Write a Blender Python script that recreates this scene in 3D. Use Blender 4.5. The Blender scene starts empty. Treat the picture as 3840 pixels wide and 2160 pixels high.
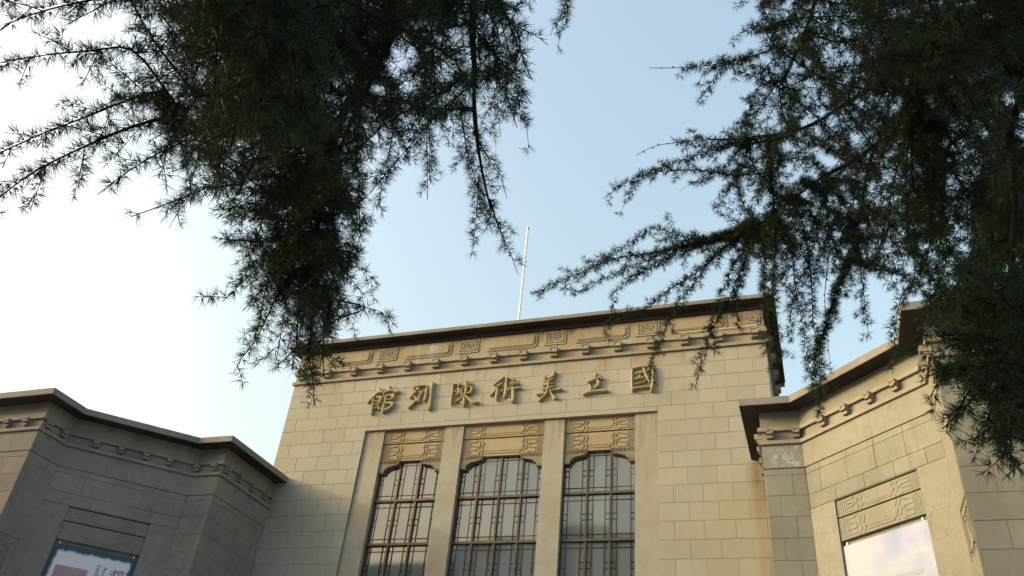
import bpy, bmesh, math, random
import numpy as np
from mathutils import Matrix, Vector
random.seed(5)
PI = math.pi
EYE = 1.6            # eye height: all z below are measured from eye level and lifted by this
sc = bpy.context.scene
COL = bpy.data.collections.new('Scene'); sc.collection.children.link(COL)

# ------------------------------------------------------------------ camera, sky, sun, exposure
cam_d = bpy.data.cameras.new('camera'); cam = bpy.data.objects.new('camera', cam_d); COL.objects.link(cam)
R_ = Vector((0.94569286, 0.31343998, 0.08614173)); U_ = Vector((0.11452235, -0.56927541, 0.81413152)); F_ = Vector((-0.30421973, 0.76005322, 0.57425557))
cm = Matrix.Identity(4)
for i in range(3):
    cm[i][0] = R_[i]; cm[i][1] = U_[i]; cm[i][2] = -F_[i]
cm[0][3], cm[1][3], cm[2][3] = 0.0, -17.0, EYE
cam.matrix_world = cm
cam_d.sensor_width = 36.0; cam_d.lens = 36.0 * 3106.03 / 3840.0
cam_d.clip_start = 0.05; cam_d.clip_end = 3000
cam_d.dof.use_dof = True; cam_d.dof.focus_distance = 4.6; cam_d.dof.aperture_fstop = 16.0
sc.camera = cam
SUN = Vector((-2.2, -1.0, 0.73)).normalized()          # direction towards the sun
elev = math.asin(SUN.z); azim = math.atan2(SUN.x, SUN.y)   # azimuth clockwise from +Y
world = bpy.data.worlds.new('World'); sc.world = world; world.use_nodes = True
wn = world.node_tree; bg = wn.nodes['Background']
sky = wn.nodes.new('ShaderNodeTexSky'); sky.sky_type = 'NISHITA'; sky.sun_disc = False
sky.sun_elevation = elev; sky.sun_rotation = azim; sky.altitude = 20
sky.air_density = 1.85; sky.dust_density = 10.0; sky.ozone_density = 1.25
wn.links.new(sky.outputs[0], bg.inputs[0]); bg.inputs[1].default_value = 0.15
sl = bpy.data.lights.new('sun', 'SUN'); sl.energy = 2.0; sl.angle = math.radians(0.6); sl.color = (0.20, 0.208, 0.152)
so = bpy.data.objects.new('sun', sl); COL.objects.link(so)
so.rotation_euler = SUN.to_track_quat('Z', 'Y').to_euler(); so.location = (-40, -30, 30)
sc.view_settings.view_transform = 'Standard'; sc.view_settings.look = 'None'
sc.view_settings.exposure = 1.84; sc.view_settings.gamma = 1.0; sc.view_settings.use_curve_mapping = False
sc.render.engine = 'CYCLES'

# ------------------------------------------------------------------ materials
def srgb(r, g, b):
    f = lambda c: (c/255/12.92) if c/255 <= .04045 else ((c/255+.055)/1.055)**2.4
    return (f(r), f(g), f(b), 1)
def stn(r, g, b, k=.485):
    c = srgb(r, g, b); return (c[0]*k*1.01, c[1]*k*1.23, c[2]*k*1.93, 1)
class NT:
    def __init__(s, name):
        s.m = bpy.data.materials.new(name); s.m.use_nodes = True; s.t = s.m.node_tree
        s.b = s.t.nodes['Principled BSDF']; s.out = s.t.nodes['Material Output']
        s.geo = s.t.nodes.new('ShaderNodeNewGeometry')
    def n(s, k, **kw):
        o = s.t.nodes.new(k)
        for a, v in kw.items(): setattr(o, a, v)
        return o
    def l(s, a, b): s.t.links.new(a, b)
    def val(s, v):
        o = s.n('ShaderNodeValue'); o.outputs[0].default_value = v; return o.outputs[0]
    def math(s, op, a, b=None, c=None, clamp=False):
        o = s.n('ShaderNodeMath', operation=op, use_clamp=clamp)
        for i, x in enumerate((a, b, c)):
            if x is None: continue
            if isinstance(x, (int, float)): o.inputs[i].default_value = x
            else: s.l(x, o.inputs[i])
        return o.outputs[0]
    def mix(s, f, a, b, mode='MIX'):
        o = s.n('ShaderNodeMix', data_type='RGBA', blend_type=mode)
        for i, x in ((0, f), (6, a), (7, b)):
            if isinstance(x, (int, float, tuple)): o.inputs[i].default_value = x
            else: s.l(x, o.inputs[i])
        return o.outputs[2]
    def pos(s, sx=1, sy=1, sz=1, coord=None):
        o = s.n('ShaderNodeMapping'); o.inputs['Scale'].default_value = (sx, sy, sz)
        s.l(coord or s.geo.outputs['Position'], o.inputs['Vector']); return o.outputs[0]
    def noise(s, scale, detail=4, rough=.6, vec=None, dist=0):
        o = s.n('ShaderNodeTexNoise'); o.inputs['Scale'].default_value = scale; o.inputs['Detail'].default_value = detail
        o.inputs['Roughness'].default_value = rough; o.inputs['Distortion'].default_value = dist
        s.l(vec or s.geo.outputs['Position'], o.inputs['Vector']); return o.outputs['Fac']
    def rng(s, x, a, b, c=0., d=1., smooth=False):
        o = s.n('ShaderNodeMapRange'); o.clamp = True
        if smooth: o.interpolation_type = 'SMOOTHSTEP'
        s.l(x, o.inputs[0])
        for i, v in enumerate((a, b, c, d)): o.inputs[i+1].default_value = v
        return o.outputs[0]
    def xyz(s):
        o = s.n('ShaderNodeSeparateXYZ'); s.l(s.geo.outputs['Position'], o.inputs[0]); return o.outputs
    def bump(s, h, dist=.01, strength=.5):
        o = s.n('ShaderNodeBump'); o.inputs['Distance'].default_value = dist; o.inputs['Strength'].default_value = strength
        s.l(h, o.inputs['Height']); s.l(o.outputs[0], s.b.inputs['Normal'])
def band(t, x, a, b, soft):      # 1 inside [a,b] with soft sides
    return t.math('MULTIPLY', t.rng(x, a-soft, a+soft, smooth=True), t.rng(x, b-soft, b+soft, 1, 0, smooth=True))

def stone(name, c1, c2, rnd=.10, rough=.88, extra=None, grain=.10, k0=1., streak=.25, streak_col=(112, 88, 58), bumpd=.006):
    t = NT(name)
    big = t.noise(.9, 5, .6)
    col = t.mix(t.rng(big, .35, .65), stn(*c1), stn(*c2))
    oi = t.n('ShaderNodeObjectInfo').outputs['Random']
    rv = t.rng(oi, 0, 1, 1-rnd, 1+rnd)
    mid = t.noise(7, 6, .7)
    k = t.math('MULTIPLY', rv, t.rng(mid, .25, .75, 1-grain, 1+grain))
    fine = t.noise(60, 4, .7)
    k = t.math('MULTIPLY', k, t.rng(fine, .2, .8, 1-grain*.9, 1+grain*.9))
    kk = t.n('ShaderNodeCombineColor')
    for i in range(3): t.l(k, kk.inputs[i])
    col = t.mix(1.0, col, kk.outputs[0], 'MULTIPLY')
    # slight hue wander from block to block
    if k0 != 1: col = t.mix(1.0, col, (k0, k0, k0, 1), 'MULTIPLY')
    h2 = t.math('FRACT', t.math('MULTIPLY', oi, 17.3))
    col = t.mix(t.rng(h2, 0, 1, 0, .22), col, t.mix(1.0, col, (1.04, .97, .90, 1), 'MULTIPLY'))
    st = t.noise(1.0, 5, .65, t.pos(5.5, 5.5, .45))
    col = t.mix(t.math('MULTIPLY', t.rng(st, .56, .78), streak), col, stn(*streak_col))
    if extra: col = extra(t, col)
    t.l(col, t.b.inputs['Base Color']); t.b.inputs['Roughness'].default_value = rough
    t.b.inputs['Specular IOR Level'].default_value = .25
    t.bump(t.math('ADD', t.math('MULTIPLY', mid, .6), fine), bumpd, .35)
    return t.m

def tower_marks(t, col):
    X, Y, Z = t.xyz()
    # ochre run-off just below the ledge, in patches
    n = t.noise(1.3, 4, .6, t.pos(1.6, 1.6, .5))
    m = t.math('MULTIPLY', t.rng(Z, 9.9+EYE, 10.39+EYE), t.rng(n, .48, .68))
    col = t.mix(t.math('MULTIPLY', m, .8), col, stn(176, 132, 84))
    # rust and damp where the right wing's gutter meets the tower wall
    n2 = t.noise(2.2, 5, .65, t.pos(3, 3, .8))
    m2 = t.math('MULTIPLY', band(t, X, -.98, -.55, .10), t.rng(Z, 7.55+EYE, 7.40+EYE, 0, 1))
    m2 = t.math('MULTIPLY', m2, t.rng(Z, 4.6+EYE, 7.2+EYE, .25, 1))
    m2 = t.math('MULTIPLY', m2, t.rng(n2, .30, .60, .35, 1))
    col = t.mix(t.math('MULTIPLY', m2, .75), col, stn(150, 104, 60))
    m3 = t.math('MULTIPLY', band(t, X, -2.0, -.4, .35), t.rng(Z, 7.4+EYE, 6.6+EYE, 0, 1))
    m3 = t.math('MULTIPLY', m3, t.rng(t.noise(.8, 3), .35, .6))
    return t.mix(t.math('MULTIPLY', m3, .35), col, stn(208, 184, 122))
def frieze_marks(t, col):
    X, Y, Z = t.xyz()
    n = t.noise(3.0, 6, .75, t.pos(3.2, 3.2, .7), .4)
    w1 = band(t, X, -9.32, -9.18, .05); w2 = band(t, X, -8.95, -8.68, .09)
    m = t.math('MULTIPLY', t.math('ADD', w1, w2, clamp=True), t.rng(n, .46, .58))
    m = t.math('MULTIPLY', m, t.rng(Z, 10.55+EYE, 10.9+EYE))
    col = t.mix(t.math('MULTIPLY', m, .8), col, stn(226, 216, 198))
    # darker patches growing towards the slab along one stretch
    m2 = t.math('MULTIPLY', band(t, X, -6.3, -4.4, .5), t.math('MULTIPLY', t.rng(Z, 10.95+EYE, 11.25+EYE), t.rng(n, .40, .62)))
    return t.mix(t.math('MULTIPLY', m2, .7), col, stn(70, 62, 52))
def wing_marks(t, col):
    X, Y, Z = t.xyz()
    n = t.noise(2.6, 7, .75, dist=.6)
    w = t.math('MULTIPLY', band(t, X, -.50, .02, .10), band(t, Z, 6.45+EYE, 6.86+EYE, .05))
    col = t.mix(t.math('MULTIPLY', t.math('MULTIPLY', w, t.rng(t.noise(7, 8, .8, dist=.8), .50, .64)), .9), col, stn(236, 234, 228))
    # grey lichen patches on the left wing's shaded corner
    g = t.math('MULTIPLY', t.rng(X, -11.8, -12.6, 0, 1), t.rng(n, .50, .66))
    col = t.mix(t.math('MULTIPLY', g, .55), col, stn(118, 114, 120))
    e = t.rng(t.noise(2.0, 7, .8, dist=1.0), .66, .72)
    e = t.math('MULTIPLY', e, band(t, Z, 6.75+EYE, 7.1+EYE, .08))
    return t.mix(t.math('MULTIPLY', e, .55), col, stn(214, 206, 188))
def cracks(t, col):
    col = wing_marks(t, col)
    v = t.n('ShaderNodeTexVoronoi', feature='DISTANCE_TO_EDGE'); v.inputs['Scale'].default_value = 2.9
    d = t.noise(3.5, 4, .6); add = t.n('ShaderNodeVectorMath', operation='MULTIPLY_ADD')
    nz = t.n('ShaderNodeTexNoise'); nz.inputs['Scale'].default_value = 4.0; t.l(t.geo.outputs['Position'], nz.inputs['Vector'])
    t.l(nz.outputs['Color'], add.inputs[0]); add.inputs[1].default_value = (.35, .35, .35); t.l(t.geo.outputs['Position'], add.inputs[2])
    t.l(add.outputs[0], v.inputs['Vector'])
    m = t.math('MULTIPLY', t.rng(v.outputs['Distance'], .0, .035, 1, 0), t.rng(t.noise(1.7, 3), .44, .58))
    col = t.mix(t.math('MULTIPLY', m, .38), col, stn(104, 92, 58))
    return t.mix(t.math('MULTIPLY', t.rng(t.noise(1.4, 5, .7), .5, .68), .35), col, stn(150, 142, 96))
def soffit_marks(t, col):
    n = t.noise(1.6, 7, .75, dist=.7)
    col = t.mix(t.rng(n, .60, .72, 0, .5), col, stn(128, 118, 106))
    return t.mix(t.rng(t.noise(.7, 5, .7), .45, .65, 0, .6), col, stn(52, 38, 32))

M = {}
M['tower'] = stone('tower_stone', (203, 187, 146), (198, 179, 136), rnd=.045, extra=tower_marks, grain=.06, streak=.14)
M['frieze'] = stone('frieze_stone', (198, 172, 122), (188, 160, 110), extra=frieze_marks, streak=.3, rnd=.02)
M['trim'] = stone('trim_stone', (192, 172, 130), (180, 158, 116), streak=.35, rnd=.02, extra=frieze_marks)
M['fascia'] = stone('fascia_stone', (172, 156, 128), (152, 136, 110), streak=.45, rnd=.02, streak_col=(96, 78, 62))
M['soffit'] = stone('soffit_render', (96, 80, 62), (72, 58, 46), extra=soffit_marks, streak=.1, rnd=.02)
def pier_marks(t, col):
    X, Y, Z = t.xyz()
    n = t.noise(1.0, 6, .7, t.pos(14, 14, 1.1))
    m = t.math('MULTIPLY', t.rng(Z, 7.9+EYE, 8.8+EYE), t.rng(n, .46, .62))
    return t.mix(t.math('MULTIPLY', m, .6), col, stn(150, 112, 76))
M['pier'] = stone('pier_stone', (200, 183, 142), (188, 170, 128), streak=.35, rnd=.02, extra=pier_marks)
M['relief'] = stone('relief_stone', (204, 176, 122), (190, 160, 106), streak=.2, rnd=.04)
M['carving'] = stone('carved_stone', (176, 154, 114), (150, 128, 92), streak=.2, rnd=.04, grain=.2, bumpd=.03)
M['wing'] = stone('wing_stone', (196, 182, 142), (178, 164, 126), rnd=.06, extra=wing_marks, streak=.3, k0=.80)
M['wingL'] = stone('wing_stone_shade', (184, 164, 128), (168, 150, 120), rnd=.06, extra=wing_marks, streak=.4, k0=.92)  # left wing's copy of the wing stone, its shade put into the colour
M['wingrenderL'] = stone('wing_render_shade', (182, 166, 130), (164, 150, 118), rnd=.02, extra=cracks, streak=.3, k0=.92)  # left wing's copy of the render, toned down for shade
M['wingrender'] = stone('wing_render', (198, 182, 142), (186, 170, 128), rnd=.02, extra=cracks, streak=.25, k0=.85)
M['mortar'] = stone('mortar_joint', (172, 156, 120), (156, 140, 106), rnd=0, streak=0)
M['letter'] = stone('letter_stone', (218, 190, 124), (204, 172, 108), rnd=.05, streak=.15, grain=.08, k0=.98)

def simple(name, c, rough=.6, metal=0, spec=.5, nz=0, nscale=8):
    t = NT(name); col = srgb(*c) if max(c) > 1 else (*c, 1)
    if nz:
        f = t.noise(nscale, 5, .65)
        t.l(t.mix(t.rng(f, .3, .7), tuple(x*(1-nz) for x in col[:3])+(1,), tuple(min(1, x*(1+nz)) for x in col[:3])+(1,)), t.b.inputs['Base Color'])
    else: t.b.inputs['Base Color'].default_value = col
    t.b.inputs['Roughness'].default_value = rough; t.b.inputs['Metallic'].default_value = metal
    t.b.inputs['Specular IOR Level'].default_value = spec
    return t.m
M['bronze'] = simple('bronze_frame', (66, 56, 36), .5, .2, nz=.3)
M['lead'] = simple('lead_came', (30, 27, 24), .6, .0, nz=.2)
M['metal'] = simple('painted_pole', (205, 208, 212), .4, .2, nz=.1)
M['cable'] = simple('pale_pipe', (176, 150, 140), .5)
M['ground'] = simple('plaza_paving', (.30, .28, .25), .9, nz=.25, nscale=2)
M['asphalt'] = simple('asphalt', (.06, .06, .06), .9, nz=.2, nscale=6)
M['white_block'] = simple('white_cladding', (.80, .80, .80), .7, nz=.06)
M['grey_block'] = simple('grey_render', (.26, .25, .24), .85, nz=.15, nscale=1)
M['tile_roof'] = simple('dark_tile', (.05, .05, .055), .7, nz=.3)
M['far_glass'] = simple('far_glass', (.04, .05, .06), .1, spec=1.0)
M['dark_frame'] = simple('dark_frame', (.05, .05, .05), .5)

def glass_mat():
    t = NT('window_glass')
    oi = t.n('ShaderNodeObjectInfo').outputs['Random']
    f = t.noise(.7, 3, .5)
    c = t.mix(t.rng(f, .3, .7), (.060, .080, .100, 1), (.085, .108, .128, 1))
    c = t.mix(t.rng(oi, 0, 1, 0, .5), c, (.105, .12, .13, 1))
    t.l(c, t.b.inputs['Base Color']); t.b.inputs['Roughness'].default_value = .05
    t.b.inputs['IOR'].default_value = 1.85; t.b.inputs['Specular IOR Level'].default_value = .5
    t.bump(t.noise(1.1, 2, .4), .02, .05)
    return t.m
M['glass'] = glass_mat()

def bark():
    t = NT('cedar_bark'); f = t.noise(18, 5, .7, t.pos(1, 1, 1)); g = t.noise(90, 3)
    t.l(t.mix(t.rng(f, .3, .7), (.012, .009, .008, 1), (.034, .027, .023, 1)), t.b.inputs['Base Color'])
    t.b.inputs['Roughness'].default_value = .95; t.b.inputs['Specular IOR Level'].default_value = .1
    t.bump(t.math('ADD', f, g), .006, .8); return t.m
M['bark'] = bark()
def needles():
    t = NT('cedar_needles')
    a = t.n('ShaderNodeAttribute', attribute_name='tint').outputs['Fac']
    f = t.noise(3.0, 3, .6)
    col = t.mix(t.rng(f, .35, .65), (.018, .035, .020, 1), (.030, .058, .028, 1))
    col = t.mix(t.rng(t.noise(2.2, 4, .7), .56, .68, 0, .6), col, (.050, .040, .022, 1))
    col = t.mix(t.rng(a, .35, 1), col, (.10, .165, .05, 1))
    t.l(col, t.b.inputs['Base Color']); t.b.inputs['Roughness'].default_value = .55
    t.b.inputs['Specular IOR Level'].default_value = .3
    tr = t.n('ShaderNodeBsdfTranslucent'); t.l(t.mix(1.0, col, (1.0, 1.25, .6, 1), 'MULTIPLY'), tr.inputs[0])
    mx = t.n('ShaderNodeMixShader'); mx.inputs[0].default_value = .22
    t.l(t.b.outputs[0], mx.inputs[1]); t.l(tr.outputs[0], mx.inputs[2]); t.l(mx.outputs[0], t.out.inputs[0])
    return t.m
M['needles'] = needles()

# ------------------------------------------------------------------ mesh helpers
def link(name, me, mat, parent=None, **props):
    if mat and not me.materials: me.materials.append(mat)
    o = bpy.data.objects.new(name, me); COL.objects.link(o)
    if parent: o.parent = parent
    for k, v in props.items(): o[k] = v
    return o
def empty(name, label, cat, loc=(0, 0, 0), group=None):
    o = bpy.data.objects.new(name, None); COL.objects.link(o); o.location = loc; o.empty_display_size = .3
    o['label'] = label; o['category'] = cat
    if group: o['group'] = group
    return o
def tag(o, label, cat, group=None):
    o['label'] = label; o['category'] = cat
    if group: o['group'] = group
    return o
class Frame:      # a wall's own axes: s along the wall, out towards the viewer, z up from eye level
    def __init__(s, P, d, n):
        s.P = Vector((P[0], P[1], 0)); s.d = Vector((d[0], d[1], 0)).normalized(); s.n = Vector((n[0], n[1], 0)).normalized()
    def __call__(s, a, out, z):
        v = s.P + s.d*a + s.n*out; return Vector((v.x, v.y, z+EYE))
    def back(s, k): return Frame(s.P - s.n*k, s.d, s.n)
XC = -6.665                                   # the building's axis of symmetry
def mir(F): return Frame((2*XC-F.P.x, F.P.y), (-F.d.x, F.d.y), (-F.n.x, F.n.y))
TW = Frame((XC, 0), (1, 0), (0, -1))          # tower front, s measured from the axis
class MB:
    def __init__(s): s.bm = bmesh.new()
    def hexa(s, p):      # 8 corners: bottom 4 then top 4
        v = [s.bm.verts.new(x) for x in p]
        for f in ((0,1,2,3), (7,6,5,4), (0,4,5,1), (1,5,6,2), (2,6,7,3), (3,7,4,0)): s.bm.faces.new([v[i] for i in f])
        return s
    def box(s, F, s0, s1, o0, o1, z0, z1):
        return s.hexa([F(s0,o0,z0), F(s1,o0,z0), F(s1,o1,z0), F(s0,o1,z0), F(s0,o0,z1), F(s1,o0,z1), F(s1,o1,z1), F(s0,o1,z1)])
    def prism(s, F, poly, o0, o1):       # polygon in (s,z) given thickness
        a = [s.bm.verts.new(F(x, o0, z)) for x, z in poly]; b = [s.bm.verts.new(F(x, o1, z)) for x, z in poly]
        n = len(poly); s.bm.faces.new(a); s.bm.faces.new(b[::-1])
        for i in range(n): s.bm.faces.new([a[i], a[(i+1)%n], b[(i+1)%n], b[i]])
        return s
    def bar(s, F, pts, w, o0, o1):       # a raised band following a line in (s,z)
        for (x0, z0), (x1, z1) in zip(pts, pts[1:]):
            dx, dz = x1-x0, z1-z0; L = math.hypot(dx, dz)
            if L < 1e-6: continue
            dx /= L; dz /= L; e = w*.5
            q = [(x0-dx*e+dz*e, z0-dz*e-dx*e), (x1+dx*e+dz*e, z1+dz*e-dx*e), (x1+dx*e-dz*e, z1+dz*e+dx*e), (x0-dx*e-dz*e, z0-dz*e+dx*e)]
            s.prism(F, q, o0, o1)
        return s
    def done(s, name, mat, parent=None, smooth=False, **props):
        bmesh.ops.recalc_face_normals(s.bm, faces=s.bm.faces[:])
        me = bpy.data.meshes.new(name); s.bm.to_mesh(me); s.bm.free()
        if smooth:
            for p in me.polygons: p.use_smooth = True
        return link(name, me, mat, parent, **props)
def offset_path(path, k):
    """offset an open plan polyline towards its left-hand normal by k, mitred"""
    out = []; n = len(path); nr = []
    for a, b in zip(path, path[1:]):
        dx, dy = b[0]-a[0], b[1]-a[1]; L = math.hypot(dx, dy); nr.append((-dy/L, dx/L))
    for i, p in enumerate(path):
        if i == 0: m = nr[0]; q = 1
        elif i == n-1: m = nr[-1]; q = 1
        else:
            a, b = nr[i-1], nr[i]; mx, my = a[0]+b[0], a[1]+b[1]; q = 2/(mx*mx+my*my); m = (mx, my)
        out.append((p[0]+m[0]*k*q, p[1]+m[1]*k*q))
    return out
def sweep(path, o0, o1, z0, z1, name, mat, parent, side=1, **props):
    """a mitred strip along the plan path, between offsets o0<o1 outwards and heights z0<z1"""
    A = offset_path(path, side*o0); B = offset_path(path, side*o1); mb = MB()
    rows = [[(*p, z0+EYE) for p in A], [(*p, z0+EYE) for p in B], [(*p, z1+EYE) for p in B], [(*p, z1+EYE) for p in A]]
    V = [[mb.bm.verts.new(v) for v in r] for r in rows]
    for i in range(len(path)-1):
        for k in range(4):
            mb.bm.faces.new([V[k][i], V[k][i+1], V[(k+1)%4][i+1], V[(k+1)%4][i]])
    mb.bm.faces.new([V[k][0] for k in range(4)]); mb.bm.faces.new([V[k][-1] for k in (3,2,1,0)])
    return mb.done(name, mat, parent, **props)
_blk = {}
def block_mesh(w, h, t, mat, ch=.003):
    key = (round(w, 3), round(h, 3), round(t, 3), mat.name)
    if key in _blk: return _blk[key]
    w, h = w/2, h/2
    v = [(-w,t,-h),(w,t,-h),(w,t,h),(-w,t,h), (-w,ch,-h),(w,ch,-h),(w,ch,h),(-w,ch,h), (-w+ch,0,-h+ch),(w-ch,0,-h+ch),(w-ch,0,h-ch),(-w+ch,0,h-ch)]
    f = [(3,2,1,0),(8,9,10,11)]
    for k in range(4):
        j = (k+1) % 4; f += [(k,j,4+j,4+k), (4+k,4+j,8+j,8+k)]
    me = bpy.data.meshes.new('stone_block'); me.from_pydata(v, [], f); me.materials.append(mat); me.update()
    _blk[key] = me; return me
JOINT = .0055
def lay_blocks(F, s0, s1, rows, phase, pitch, mat, parent, cuts=None, out=0.0, mirrored=False, t=.03):
    """rows of ashlar between heights rows[i] > rows[i+1]; each block its own object"""
    nblk = 0
    for i in range(len(rows)-1):
        zt, zb = rows[i], rows[i+1]
        lo, hi = s0, s1
        segs = cuts(zt, zb) if cuts else [(s0, s1)]
        off = phase + (pitch/2 if i % 2 else 0)
        for lo, hi in segs:
            k = math.floor((lo-off)/pitch); xs = [lo]
            x = off + k*pitch
            while x < hi:
                if x > lo+.06 and x < hi-.06: xs.append(x)
                x += pitch
            xs.append(hi)
            for a, b in zip(xs, xs[1:]):
                me = block_mesh(b-a-JOINT, zt-zb-JOINT, t, mat)
                o = bpy.data.objects.new('stone_block', me); COL.objects.link(o); o.parent = parent
                c = F((a+b)/2, out + random.uniform(-.0015, .0015), (zt+zb)/2)
                n = F.n; o.matrix_local = Matrix.Translation(c) @ Matrix.Rotation(math.atan2(n.x, -n.y), 4, 'Z')
                nblk += 1
    return nblk
# ------------------------------------------------------------------ ground
g = MB(); g.hexa([(-600,-600,-.3),(600,-600,-.3),(600,600,-.3),(-600,600,-.3),(-600,-600,0),(600,-600,0),(600,600,0),(-600,600,0)])
g.done('ground', M['asphalt'], kind='structure')
g = MB(); g.hexa([(-40,-24,-.02),(30,-24,-.02),(30,2,-.02),(-40,2,-.02),(-40,-24,.12),(30,-24,.12),(30,2,.12),(-40,2,.12)])
plaza = g.done('pavement', M['ground'], kind='structure')

# ------------------------------------------------------------------ the museum building
B = empty('museum_building', 'long sandy stone museum with a tall central tower and two lower stepped wings', 'building')
H = 6.245                                     # half width of the tower front
ZT = 11.46                                    # underside of the tower's roof slab
# --- tower body (core, recessed behind the blocks)
c = MB(); K = .010
c.box(TW, -H+K, -3.735, -3.9, -K, -EYE, ZT); c.box(TW, 3.735, H-K, -3.9, -K, -EYE, ZT)
c.box(TW, -3.735, 3.735, -3.9, -K, 8.98, ZT); c.box(TW, -3.735, 3.735, -3.9, -.60, -EYE, 8.98)
c.box(TW, -3.735, 3.735, -.60, -K, -EYE, .4)
tower = c.done('tower_wall', M['mortar'], B)
rows = [10.39, 10.035, 9.68, 9.33, 8.98, 8.60, 8.225, 7.84, 7.46, 7.065, 6.67, 6.27, 5.87, 5.475, 5.08, 4.685, 4.29]
def cut_top(zt, zb): return [(-H, H)]
def cut_low(zt, zb): return [(-H, -3.735), (3.735, H)]
ph = -2.302 - XC
lay_blocks(TW, -H, H, rows[:5], ph, .6208, M['tower'], tower, cut_top)
lay_blocks(TW, -H, H, rows[4:], ph, .6208, M['tower'], tower, cut_low)
# the rest of the facing, below and round the sides, out of the picture: one mesh
rest = MB()
z = 4.29; i = 0
while z > -EYE+.05:
    zb = max(z-.395, -EYE)
    for lo, hi in ((-H, -3.735), (3.735, H)):
        x = lo
        while x < hi-.05:
            x2 = min(x+.62-(.31 if (i % 2 and x == lo) else 0), hi)
            rest.box(TW, x+.006, x2-.006, -.03, 0, zb+.006, z-.006); x = x2
    z = zb; i += 1
SR = Frame((XC+H, 0), (0, 1), (1, 0)); SL = Frame((XC-H, 0), (0, 1), (-1, 0))
for S in (SR, SL):
    for k in range(len(rows)-1):
        if rows[k+1] < 7.0: break
        x = .0 if k % 2 else -.0; x = .001
        while x < 3.9:
            x2 = min(x+.62-(.31 if (k % 2 and x < .01) else 0), 3.9); rest.box(S, x+.006, x2-.006, -.03, 0, rows[k+1]+.006, rows[k]-.006); x = x2
rest.done('stone_facing', M['tower'], tower, kind='stuff')
# --- tower cornice, round three sides
tp = [(XC-H, 3.9), (XC-H, 0), (XC+H, 0), (XC+H, 3.9)]
def cornice(path, side, zs, oh, parent, mats, notch):
    zf0, zf1, ztop, band0, band1, led0, led1 = zs
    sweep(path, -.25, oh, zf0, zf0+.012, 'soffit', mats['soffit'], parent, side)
    sweep(path, -.25, oh+.004, zf0+.012, zf1, 'roof_slab', mats['fascia'], parent, side)
    sweep(path, -.05, .0, band1, zf0, 'frieze', mats['frieze'], parent, side)
    sweep(path, -.05, .028, band1, band1+.022, 'moulding', mats['trim'], parent, side)
    sweep(path, -.05, .055, band0, band1-.012, 'cornice_band', mats['trim'], parent, side)
    sweep(path, -.05, .0, led1, band0, 'dentil_course', mats['frieze'], parent, side)
    sweep(path, -.05, .055, led0, led1, 'ledge', mats['trim'], parent, side)
sweep(tp, -.05, .10, ZT-.055, ZT-.001, 'shade_band', M['soffit'], B, -1)  # dark steps added under the slab to stand in for its shadow
sweep(tp, -.05, .055, ZT-.125, ZT-.055, 'shade_band', M['soffit'], B, -1)
cornice(tp, -1, (ZT, ZT+.11, 0, 10.69, 10.81, 10.395, 10.475), .30, B, M, 0)
# roof deck
d = MB(); d.box(TW, -H-.28, H+.28, -4.15, .28, ZT+.015, ZT+.10); d.done('roof', M['fascia'], B)
def dentil_mesh(w, h1, h2, o1, o2, mat):
    F = Frame((0, 0), (1, 0), (0, -1)); mb = MB()
    mb.box(F, -w/2, w/2, -.02, o1, -h1-EYE, -EYE); mb.box(F, -w/2+.01, w/2-.01, -.02, o2, -h1-h2-EYE, -h1-EYE)
    # little sunk panel on the face, framed by a raised rim
    r = .028
    for a, b, z0, z1 in ((-w/2, w/2, -r, 0), (-w/2, w/2, -h1, -h1+r), (-w/2, -w/2+r, -h1, 0), (w/2-r, w/2, -h1, 0)):
        mb.box(F, a, b, o1, o1+.014, z0-EYE, z1-EYE)
    o = mb.done('dentil', mat, None); me = o.data; bpy.data.objects.remove(o); return me
dm_t = dentil_mesh(.195, .15, .075, .17, .125, M['trim'])
dm_w = dentil_mesh(.135, .105, .065, .115, .085, M['trim'])
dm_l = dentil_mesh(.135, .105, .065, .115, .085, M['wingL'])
def put(me, name, F, s, out, z, parent):
    o = bpy.data.objects.new(name, me); COL.objects.link(o); o.parent = parent
    o.matrix_local = Matrix.Translation(F(s, out, z)) @ Matrix.Rotation(math.atan2(F.n.x, -F.n.y), 4, 'Z'); return o
for k in range(-8, 8): put(dm_t, 'dentil', TW, .4017*(2*k+1), 0, 10.742, B)
for S in (SR, SL):
    for k in range(5): put(dm_t, 'dentil', S, .35+.8034*k, 0, 10.742, B)
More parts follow.
